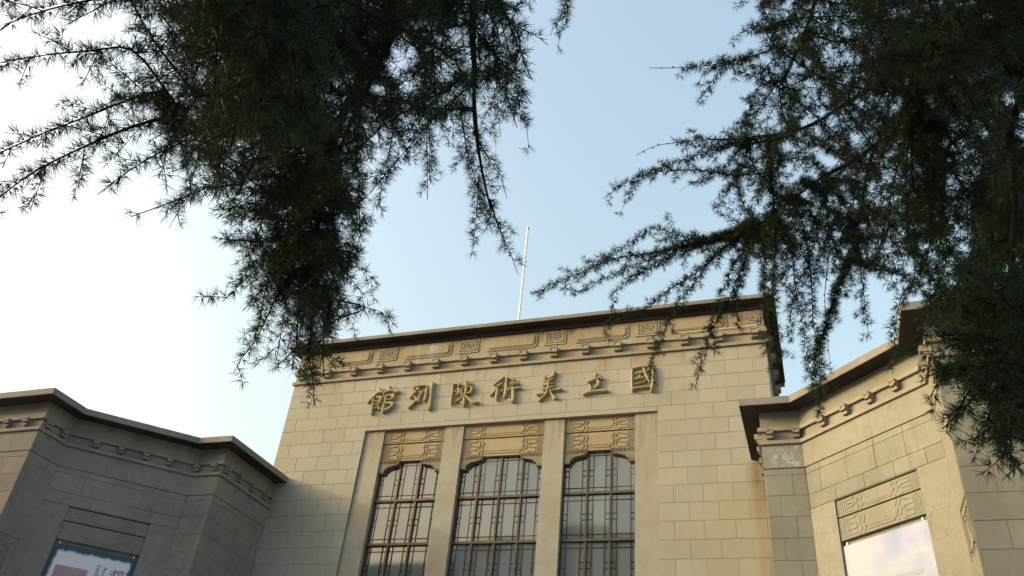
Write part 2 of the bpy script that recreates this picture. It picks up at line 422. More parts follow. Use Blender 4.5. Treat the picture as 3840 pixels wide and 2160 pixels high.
# --- frieze panels: long plates and key-pattern squares
def long_plate(s0, s1):
    p = MB(); z0, z1 = 10.885, 11.30; q = .07
    def octo(a, b, c, d, k): return [(a+k, c), (b-k, c), (b, c+k), (b, d-k), (b-k, d), (a+k, d), (a, d-k), (a, c+k)]
    p.prism(TW, octo(s0, s1, z0, z1, q), -.01, .022); p.prism(TW, octo(s0+.055, s1-.055, z0+.05, z1-.05, q), .02, .040)
    p.prism(TW, octo(s0+.085, s1-.085, z0+.08, z1-.08, .04), .038, .030+.022)
    p.done('frieze_panel', M['frieze'], B)
def key_square(s0, s1):
    p = MB(); z0, z1 = 10.90, 11.30; c = (s0+s1)/2
    p.box(TW, s0, s1, -.01, .022, z0, z1)
    a, b, e, f = s0+.07, s1-.07, z0+.07, z1-.07
    p.bar(TW, [(a, e), (b, e), (b, f), (a, f), (a, e)], .022, .02, .036)
    X = lambda u: c+u*(b-a)/2
    Zq = lambda u: (e+f)/2+u*(f-e)/2
    # two hooked glyphs facing each other, joined by a short bar
    p.bar(TW, [(X(-.06), Zq(-.10)), (X(-.06), Zq(.55)), (X(-.62), Zq(.55)), (X(-.62), Zq(-.50)), (X(-.22), Zq(-.50))], .020, .02, .036)
    p.bar(TW, [(X(-.42), Zq(.08)), (X(-.22), Zq(.08))], .020, .02, .036)
    p.bar(TW, [(X(.06), Zq(-.10)), (X(-.06), Zq(-.10))], .020, .02, .036)
    p.bar(TW, [(X(.16), Zq(.50)), (X(.62), Zq(.50)), (X(.62), Zq(.02)), (X(.22), Zq(.02)), (X(.22), Zq(-.52)), (X(.64), Zq(-.52))], .020, .02, .036)
    p.done('key_pattern', M['frieze'], B)
for k in range(5):
    c0 = (k-2)*2.353; long_plate(c0-.705 if k not in (0, 4) else c0-.70, c0+.705)
for k in range(6):
    c0 = (k-2.5)*2.353; key_square(max(c0-.29, -H+.05), min(c0+.29, H-.05))
# --- window surround: lintel band, piers
l = MB(); l.box(TW, -3.735, 3.735, -.60, .006, 8.86, 8.98-.006); l.done('lintel', M['tower'], B)
for a, b in ((-3.735, -3.205), (-1.535, -1.035), (1.035, 1.535), (3.205, 3.735)):
    p = MB(); p.box(TW, a, b, -.60, -.055, .4, 8.86); p.done('pier', M['pier'], B)
# --- three windows
def zig(x, z0, z1, amp, n=4):
    return [(x+(amp if i % 2 else 0), z0+(z1-z0)*i/n) for i in range(n+1)]
def relief(F, s0, s1, z0, z1, mat, parent, out=0.0, dp=1.0):
    """one moulded panel: fluted ends, comb bars, zigzags and a sunk L-shaped line"""
    p = MB(); w = s1-s0; h = z1-z0; c = (s0+s1)/2; o0, o1 = out-.03, out
    p.box(F, s0, s1, out-.10, out, z0, z1)
    for sg in (-1, 1):
        e = c+sg*w/2
        for k in range(4): p.bar(F, [(e-sg*(.035+.045*k), z0+.03), (e-sg*(.035+.045*k), z1-.02)], .016, out-.005, out+.014*dp)
        a = e-sg*.21
        zz = [z0+h*(.14+.24*k) for k in range(4)]
        for k, zq in enumerate(zz): p.bar(F, [(a, zq), (a-sg*.14, zq), (a-sg*.17, zq+(.03 if k % 2 else -.03))], .019, out-.005, out+.016*dp)
        p.bar(F, [(a, zz[0]), (a, zz[1])], .016, out-.005, out+.014*dp); p.bar(F, [(a, zz[2]), (a, zz[3])], .016, out-.005, out+.014*dp)
        for k in range(2): p.bar(F, zig(a-sg*(.21+.085*k), z0+h*.08, z1-h*.08, -sg*.045), .019, out-.005, out+.016*dp)
    g0 = c-w/2+.21+.38; g1 = c+w/2-.21-.38
    if g1-g0 > .12:
        p.bar(F, [(g0, z0+h*.16), (g1, z0+h*.16), (g1, z0+h*.30)], .016, out-.005, out+.014*dp)
        p.bar(F, [(g0, z0+h*.30), (g1-.05, z0+h*.30)], .016, out-.005, out+.010*dp)
    return p.done('relief_panel', mat, parent)
YR = -.12; YG = -.22
def window(s0, s1, ncell):
    win = MB(); s0 += .0; c = (s0+s1)/2; ZB = .4
    # heavy bronze frame and transoms
    trs = [7.03, 5.97, 4.91, 3.85, 2.79, 1.73]
    ml = [c+.54*(k-(ncell-1)/2) for k in range(ncell)] if ncell == 3 else [c-.27, c+.27]
    for x in ml: win.box(TW, x-.022, x+.022, YG-.02, YG+.055, ZB, 8.10)
    for zt in trs: win.box(TW, s0, s1, YG-.02, YG+.065, zt-.027, zt+.027)
    win.box(TW, s0, s0+.03, YG-.02, YG+.04, ZB, 8.1); win.box(TW, s1-.03, s1, YG-.02, YG+.04, ZB, 8.1)
    W = win.done('window', M['bronze'], B)
    le = MB(); g = .0055
    xs = [s0+.125]+[x+d for x in ml for d in (-.13, .13)]+[s1-.125]
    for x in xs: le.box(TW, x-g, x+g, YG-.005, YG+.018, ZB, 8.1)
    tops = [8.09]+trs
    for zt in trs:
        le.box(TW, s0, s1, YG-.005, YG+.016, zt+.14-g, zt+.14+g); le.box(TW, s0, s1, YG-.005, YG+.016, zt-.155-g, zt-.155+g)
    le.box(TW, s0, s1, YG-.005, YG+.016, 7.937-g, 7.937+g)
    for k, (a, b) in enumerate(zip(tops, tops[1:]+[ZB])):
        m = (a+b)/2 if k else 7.515
        for x0, x1 in [(s0, s0+.125)]+[(x-.13, x+.13) for x in ml]+[(s1-.125, s1)]:
            for dz in (-.066, .066): le.box(TW, x0, x1, YG-.005, YG+.015, m+dz-g, m+dz+g)
    le.done('leading', M['lead'], W)
    xx = [s0+.02]+ml+[s1-.02]
    for za, zb in zip(tops, tops[1:]+[ZB]):
        for xa, xb in zip(xx, xx[1:]):
            t = [random.uniform(-.008, .008) for _ in range(3)]
            me = bpy.data.meshes.new('pane')
            P = [TW(xa, YG+t[0], zb), TW(xb, YG+t[1], zb), TW(xb, YG+t[2]+t[1], za), TW(xa, YG+t[2]+t[0], za)]
            Q = [p+Vector((0, .006, 0)) for p in P]
            me.from_pydata([tuple(v) for v in P+Q], [], [(0,1,2,3), (7,6,5,4), (0,4,5,1), (1,5,6,2), (2,6,7,3), (3,7,4,0)]); me.update()
            link('pane', me, M['glass'], W)
    # two relief panels over the window
    relief(TW, s0, s1, 8.505, 8.86, M['relief'], B, YR+.015)
    hw = (.46 if ncell == 3 else .27)
    relief(TW, s0, s1, 8.03, 8.475, M['relief'], B, YR)
    for sg in (-1, 1):      # carved corbel brackets that shape the arch
        e = s0 if sg < 0 else s1
        X = lambda u: e-sg*u
        k = (c-s0)-hw
        q = [(0, 7.72), (.16, 7.72), (.16, 7.80), (.21, 7.81), (.24, 7.86), (k*.72, 7.91), (k*.92, 7.925), (k, 8.045), (0, 8.045)]
        if ncell != 3: q = [(0, 7.72), (.15, 7.72), (.15, 7.795), (.20, 7.80), (.22, 7.85), (k*.72, 7.90), (k*.92, 7.915), (k, 8.045), (0, 8.045)]
        cb = MB(); cb.prism(TW, [(X(u), z) for u, z in q], YR-.12, YR+.025)
        # scrolls
        rr = random.Random(int(s0*100)+sg)
        for j in range(6):
            cx = X(.06+k*.82*j/5.2); cz = 7.985-.008*j*0
            pts = [(cx+.026*math.cos(t*1.1)*(1-t/9), cz+.026*math.sin(t*1.1)*(1-t/9)) for t in range(7)]
            cb.bar(TW, pts, .010, YR+.02, YR+.037)
        cb.bar(TW, [(X(0), 8.035), (X(k), 8.035)], .016, YR+.02, YR+.036)
        cb.bar(TW, [(X(.02), 7.76), (X(.15), 7.76)], .014, YR+.02, YR+.036)
        cb.bar(TW, [(X(.16), 7.82), (X(.26), 7.88), (X(k*.92), 7.94), (X(k), 8.03)], .014, YR+.02, YR+.036)
        cb.done('bracket', M['carving'], B)
window(-3.205, -1.535, 2); window(-1.035, 1.035, 3); window(1.535, 3.205, 2)
# door and steps, below the picture
st = MB(); st.box(TW, -3.735, 3.735, -.20, .4, -EYE, -.9); st.box(TW, -3.2, 3.2, .4, .8, -EYE, -1.1); st.box(TW, -3.2, 3.2, .8, 1.2, -EYE, -1.3)
st.done('steps', M['pier'], B)
# thin pale pipe clipped along the frieze on the right
p = MB(); p.box(TW, 4.3, 6.1, .06, .085, 10.835, 10.862); p.done('pipe', M['cable'], B)

# --- wings
FP = [(-.96, 0.0), (-.96, -2.46), (-.05, -2.46), (1.745, -4.23), (1.745, -5.23), (9.5, -5.23)]
OH = .33
WR = offset_path(FP, OH)            # wall line of the right wing
WR[0] = (WR[0][0], 0.0)
def wing(side):
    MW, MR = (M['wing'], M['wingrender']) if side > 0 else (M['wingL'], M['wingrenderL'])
    mp = (lambda p: p) if side > 0 else (lambda p: (2*XC-p[0], p[1]))
    wall = [mp(p) for p in WR]
    sd = -1 if side > 0 else 1
    zs = (7.55, 7.70, 0, 7.14, 7.215, 6.875, 6.945)
    # core
    KW = .16
    core = [mp(p) for p in offset_path(WR, KW)]; core[0] = (mp((WR[0][0]+KW, 0))[0], .02)
    ring = core + [mp((9.5, 6.0)), mp((WR[0][0]+KW, 6.0))]
    cb = MB(); a = [cb.bm.verts.new((x, y, 0)) for x, y in ring]; b = [cb.bm.verts.new((x, y, 7.5+EYE)) for x, y in ring]; n = len(ring)
    cb.bm.faces.new(a); cb.bm.faces.new(b)
    for i in range(n): cb.bm.faces.new([a[i], a[(i+1)%n], b[(i+1)%n], b[i]])
    w = cb.done('wing_wall', M['mortar'], B)
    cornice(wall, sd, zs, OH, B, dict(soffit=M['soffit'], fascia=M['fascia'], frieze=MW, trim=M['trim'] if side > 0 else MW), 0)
    rf = MB(); roof = offset_path(FP, .02); ring = [mp(p) for p in roof] + [mp((9.5, 6.0)), mp((roof[0][0], 6.0))]
    a = [rf.bm.verts.new((x, y, 7.57+EYE)) for x, y in ring]; b = [rf.bm.verts.new((x, y, 7.685+EYE)) for x, y in ring]; n = len(ring)
    rf.bm.faces.new(a); rf.bm.faces.new(b)
    for i in range(n): rf.bm.faces.new([a[i], a[(i+1)%n], b[(i+1)%n], b[i]])
    rf.done('roof', M['fascia'], B)
    sweep(wall, -.05, .010, 6.415, 6.875, 'plain_frieze', MR, B, sd)
    fr = []
    for i in range(5):
        P, Q = WR[i], WR[i+1]; d = (Q[0]-P[0], Q[1]-P[1]); L = math.hypot(*d); nrm = (d[1]/L, -d[0]/L)
        F = Frame(P, d, nrm)
        if side < 0: F = mir(F)
        fr.append((F, L))
    for i, (F, L) in enumerate(fr):      # mortar bed behind the facing, open at the recess
        e0 = -.07 if i in (2, 3) else 0; e1 = .07 if i in (1, 2) else 0
        e0, e1 = (0, 0)
        bd = MB()
        for a, b, z0, z1 in ([(0, L, -EYE, 6.42)] if i != 2 else [(0, .56, -EYE, 6.42), (2.266, L, -EYE, 6.42), (.56, 2.266, 5.62, 6.42), (.56, 2.266, -EYE, 1.2)]):
            bd.box(F, a+(.025 if a == 0 else .001), b-(.025 if b == L else .001), -.155, -.010-.001*i, z0, z1)
        bd.done('bedding', M['mortar'], w)
    r = [6.40, 6.28, 5.894, 5.508, 5.122, 4.736, 4.35, 3.964, 3.578]
    for i in (0, 1, 3, 4):
        F, L = fr[i]
        if i == 3:      # narrow cheek: smooth render with a sunk cartouche
            q = MB(); q.box(F, 0, .16, -.03, 0, -EYE, 6.40); q.box(F, .80, L, -.03, 0, -EYE, 6.40)
            q.box(F, .16, .80, -.03, 0, 4.72, 6.40); q.box(F, .16, .80, -.03, 0, -EYE, 3.98)
            q.box(F, .26, .72, -.03, -.006, 4.05, 4.64)
            q.done('render_coat', MR, w)
            cm_ = MB(); cm_.bar(F, [(.30, 4.1), (.30, 4.58), (.68, 4.58), (.68, 4.1), (.30, 4.1)], .03, -.008, .008); cm_.bar(F, [(.40, 4.2), (.40, 4.5), (.56, 4.5), (.56, 4.3)], .026, -.008, .006)
            cm_.done('cartouche', M['trim'] if side > 0 else MR, w)
            continue
        S1 = min(L, 6.0)
        pit, php = ((.478, .235) if i == 1 else (.62, .3) if i == 0 else (.78, .42))
        lay_blocks(F, .0, S1, r if i != 0 else r[:8], php, pit, MW, w, out=0)
        rs = MB(); z = r[-1] if i != 0 else r[7]; k = 0
        while z > -EYE+.05:
            zb = max(z-.386, -EYE); x = 0
            while x < S1-.02:
                x2 = min(x+.62-(.31 if (k % 2 and x == 0) else 0), S1); rs.box(F, x+.006, x2-.006, -.03, 0, zb+.006, z-.006); x = x2
            z = zb; k += 1
        if L > 6.0: rs.box(F, 6.0, L, -.03, 0, -EYE, 6.40)
        rs.done('stone_facing', MW, w, kind='stuff')
    F, L = fr[2]
    lay_blocks(F, 0, L, [6.40, 6.28], .35, .60, MW, w)
    lay_blocks(F, 0, L, [6.28, 5.885], .318, .607, MW, w)
    lay_blocks(F, 0, L, [5.885, 5.63], .621, .618, MW, w)
    q = MB()      # smooth render round the recess
    a, b, zt = .56, 2.266, 5.62
    q.box(F, 0, a, -.03, 0, -EYE, 5.63-.006); q.box(F, b, L, -.03, 0, -EYE, 5.63-.006); q.box(F, a, b, -.03, 0, -EYE, 1.2)
    q.done('render_coat', MR, w)
    q = MB(); q.box(F, a, b, -.14, -.10, 1.2, 5.62); q.done('recess_back', MR, w)
    relief(F, a, b, 5.325, 5.60, MR, w, -.035, .5); relief(F, a, b, 4.925, 5.295, MR, w, -.035, .5)
    # dentils
    for i in (0, 1, 2, 3, 4):
        F, L = fr[i]
        ss = {0: [.35+.54*k for k in range(4)], 1: [.16, .63], 2: [.06+.54*k for k in range(1, 6) if .06+.54*k < L-.1], 3: [.22, .66], 4: [.40+.54*k for k in range(9)]}[i]
        for s in ss: put(dm_w if side > 0 else dm_l, 'dentil', F, s, 0, 7.158, B)
    return fr
FR = wing(1); FL = wing(-1)

# limbs: (points, radius at start, radius at end); sprays: (points, radius, side twig length, side twigs per metre, bare end)
LIMBS_A=[
([(-0.349,-15.554,3.058),(-0.669,-15.524,2.642),(-0.837,-15.531,2.356),(-1.013,-15.644,2.103),(-1.171,-15.792,1.849),(-1.246,-15.917,1.601),(-1.401,-15.924,1.473)],0.031,0.0035),
([(-1.026,-15.637,2.157),(-1.076,-15.621,2.057),(-1.137,-15.585,1.931),(-1.187,-15.552,1.804),(-1.263,-15.472,1.682),(-1.311,-15.351,1.523),(-1.344,-15.242,1.365)],0.0174,0.0035),
([(-1.037,-15.598,2.191),(-1.079,-15.564,2.148),(-1.167,-15.49,2.049),(-1.277,-15.4,1.91),(-1.347,-15.309,1.779),(-1.372,-15.184,1.631)],0.0136,0.0035),
([(-0.798,-15.523,2.486),(-0.88,-15.43,2.4),(-0.915,-15.289,2.288),(-0.949,-15.15,2.162),(-0.956,-15.006,2.027),(-0.95,-14.923,1.945)],0.0149,0.0035),
([(-0.906,-16.295,1.638),(-0.948,-16.235,1.458),(-0.961,-16.19,1.289),(-1.037,-16.034,1.266)],0.0124,0.0035),
([(-0.669,-15.524,2.642),(-0.929,-16.029,1.988),(-1.066,-16.305,1.543),(-1.18,-16.372,1.35)],0.0186,0.0035),
]
LIMBS_B=[
([(1.736,-14.5,3.449),(1.322,-14.414,3.305),(0.896,-14.356,3.138),(0.532,-14.234,2.98),(0.377,-14.207,2.909),(0.221,-14.183,2.832),(0.069,-14.169,2.825),(-0.059,-14.173,2.829)],0.031,0.0035),
([(1.708,-13.978,3.315),(1.067,-13.895,3.222),(0.666,-13.798,3.091),(0.52,-13.824,3.0),(0.398,-13.768,2.959),(0.252,-13.801,2.863),(0.052,-13.726,2.787),(-0.072,-13.679,2.731)],0.031,0.0035),
([(0.896,-14.356,3.138),(0.865,-14.165,2.976),(0.927,-14.049,2.841),(0.951,-13.981,2.606)],0.0136,0.0035),
([(0.913,-13.864,2.948),(0.808,-13.799,2.908),(0.778,-13.651,2.746),(0.736,-13.479,2.534)],0.0136,0.0035),
([(0.547,-13.851,3.024),(0.492,-13.774,2.951),(0.45,-13.685,2.858),(0.4,-13.574,2.732),(0.355,-13.479,2.615)],0.0099,0.0035),
([(0.949,-15.103,2.122),(0.788,-15.063,2.009),(0.683,-15.02,1.859),(0.656,-15.014,1.708),(0.625,-14.993,1.53),(0.574,-14.96,1.326),(0.563,-14.938,1.197),(0.572,-14.914,1.04)],0.0186,0.0035),
([(0.311,-14.875,3.135),(0.269,-14.765,2.936),(0.191,-14.628,2.833),(0.098,-14.518,2.742)],0.0124,0.0035),
([(1.359,-15.044,2.699),(0.934,-15.118,2.545),(0.505,-15.136,2.676),(0.273,-15.044,2.89)],0.0217,0.0035),
([(0.992,-15.06,2.479),(0.772,-15.053,2.285),(0.648,-15.01,2.149),(0.48,-14.94,2.127)],0.0136,0.0035),
]
SPRAYS_A=[
([(-1.379,-15.923,1.491),(-1.36,-16.016,1.484),(-1.365,-16.126,1.487),(-1.429,-16.168,1.451),(-1.495,-16.21,1.407),(-1.599,-16.233,1.384),(-1.634,-16.249,1.352)],0.004,0.1,26,0),
([(-1.401,-15.924,1.473),(-1.401,-16.046,1.461),(-1.429,-16.168,1.451),(-1.463,-16.168,1.417),(-1.481,-16.162,1.395)],0.002,0.04,16,0),
([(-1.391,-15.925,1.483),(-1.475,-15.96,1.426),(-1.571,-15.99,1.343),(-1.646,-16.012,1.266),(-1.707,-16.019,1.19),(-1.733,-16.019,1.151)],0.005,0.15,30,0),
([(-1.39,-15.923,1.482),(-1.421,-15.929,1.527),(-1.467,-15.94,1.576),(-1.546,-15.97,1.52),(-1.622,-15.994,1.455),(-1.686,-16.018,1.398),(-1.76,-16.042,1.322),(-1.799,-16.052,1.275)],0.005,0.14,30,0),
([(-1.39,-15.923,1.482),(-1.349,-15.92,1.433),(-1.323,-15.92,1.387),(-1.378,-15.932,1.341),(-1.432,-15.941,1.292),(-1.478,-15.944,1.241),(-1.497,-15.945,1.219)],0.0035,0.07,24,0),
([(-1.263,-15.472,1.682),(-1.303,-15.557,1.635),(-1.371,-15.645,1.592),(-1.451,-15.652,1.526),(-1.525,-15.668,1.466),(-1.594,-15.693,1.414),(-1.651,-15.716,1.37)],0.005,0.13,30,0),
([(-1.401,-15.924,1.473),(-1.45,-15.8,1.47),(-1.525,-15.668,1.466),(-1.557,-15.658,1.423),(-1.585,-15.642,1.376)],0.003,0.05,20,0),
([(-1.156,-16.358,1.391),(-1.148,-16.339,1.372),(-1.146,-16.323,1.355),(-1.205,-16.348,1.317),(-1.266,-16.375,1.271),(-1.32,-16.393,1.224),(-1.358,-16.39,1.181)],0.004,0.12,26,0),
([(-1.332,-15.281,1.421),(-1.337,-15.338,1.387),(-1.352,-15.389,1.351),(-1.399,-15.36,1.265),(-1.443,-15.333,1.178),(-1.478,-15.327,1.126),(-1.495,-15.318,1.089)],0.004,0.1,28,0),
([(-1.318,-15.328,1.489),(-1.297,-15.42,1.424),(-1.304,-15.516,1.363),(-1.362,-15.523,1.312),(-1.393,-15.514,1.268),(-1.414,-15.506,1.236)],0.0035,0.09,26,0),
([(-1.341,-15.256,1.385),(-1.358,-15.206,1.303),(-1.346,-15.195,1.196),(-1.314,-15.18,1.101)],0.006,0.12,44,0),
([(-1.332,-15.281,1.421),(-1.322,-15.328,1.392),(-1.315,-15.367,1.362),(-1.336,-15.314,1.274),(-1.348,-15.267,1.195),(-1.363,-15.237,1.133)],0.005,0.11,40,0),
([(-1.342,-15.25,1.376),(-1.296,-15.273,1.35),(-1.255,-15.289,1.322),(-1.279,-15.246,1.241),(-1.287,-15.211,1.181),(-1.288,-15.18,1.131)],0.005,0.1,40,0),
([(-1.32,-15.32,1.478),(-1.365,-15.352,1.469),(-1.416,-15.378,1.458),(-1.457,-15.34,1.372),(-1.481,-15.296,1.289),(-1.5,-15.273,1.235)],0.005,0.1,36,0),
([(-1.368,-15.202,1.652),(-1.348,-15.241,1.621),(-1.33,-15.27,1.59),(-1.344,-15.178,1.47),(-1.376,-15.103,1.341),(-1.403,-15.075,1.272)],0.004,0.1,28,0),
([(-0.827,-15.49,2.455),(-0.833,-15.434,2.53),(-0.842,-15.351,2.61),(-0.852,-15.248,2.539),(-0.841,-15.128,2.455),(-0.837,-15.023,2.373),(-0.833,-14.942,2.305),(-0.838,-14.886,2.251)],0.004,0.07,26,0),
([(-0.946,-14.942,1.967),(-0.934,-14.879,1.905),(-0.914,-14.824,1.852),(-0.902,-14.792,1.82),(-0.886,-14.742,1.765)],0.004,0.08,26,0.15),
([(-0.969,-15.01,2.026),(-0.993,-14.939,1.941),(-1.012,-14.887,1.874),(-1.042,-14.828,1.788)],0.003,0.06,24,0),
([(-0.963,-15.123,2.133),(-0.927,-15.036,2.07),(-0.895,-14.974,2.024),(-0.888,-14.922,1.973)],0.0035,0.08,26,0),
([(-0.942,-15.18,2.189),(-0.966,-15.186,2.182),(-0.99,-15.186,2.175),(-0.993,-15.06,2.062),(-0.978,-14.973,1.984),(-0.954,-14.857,1.87)],0.004,0.08,28,0),
([(-0.905,-15.329,2.32),(-0.873,-15.322,2.324),(-0.843,-15.307,2.329),(-0.859,-15.193,2.235),(-0.87,-15.121,2.171),(-0.874,-15.075,2.129)],0.0035,0.09,28,0),
([(-1.214,-15.451,1.989),(-1.17,-15.417,1.983),(-1.131,-15.372,1.977),(-1.172,-15.291,1.883),(-1.206,-15.239,1.813),(-1.232,-15.195,1.751)],0.004,0.09,28,0),
([(-0.944,-15.17,2.18),(-0.998,-15.238,2.133),(-1.056,-15.286,2.087),(-1.074,-15.21,2.013),(-1.093,-15.147,1.945),(-1.095,-15.117,1.914)],0.004,0.09,28,0),
([(-1.312,-15.354,1.844),(-1.264,-15.371,1.811),(-1.218,-15.375,1.779),(-1.224,-15.331,1.734),(-1.252,-15.291,1.674),(-1.283,-15.267,1.625)],0.004,0.08,26,0),
([(-0.623,-15.528,2.701),(-0.639,-15.43,2.723),(-0.647,-15.3,2.754),(-0.628,-15.223,2.709),(-0.634,-15.165,2.668),(-0.688,-15.133,2.633),(-0.711,-15.104,2.606)],0.003,0.05,22,0),
([(-0.646,-15.526,2.672),(-0.634,-15.373,2.67),(-0.632,-15.176,2.677),(-0.642,-15.131,2.643),(-0.677,-15.094,2.607),(-0.699,-15.043,2.564)],0.003,0.05,22,0),
([(-0.693,-15.525,2.601),(-0.736,-15.454,2.615),(-0.766,-15.36,2.639),(-0.736,-15.304,2.612),(-0.717,-15.263,2.59)],0.003,0.05,20,0),
]
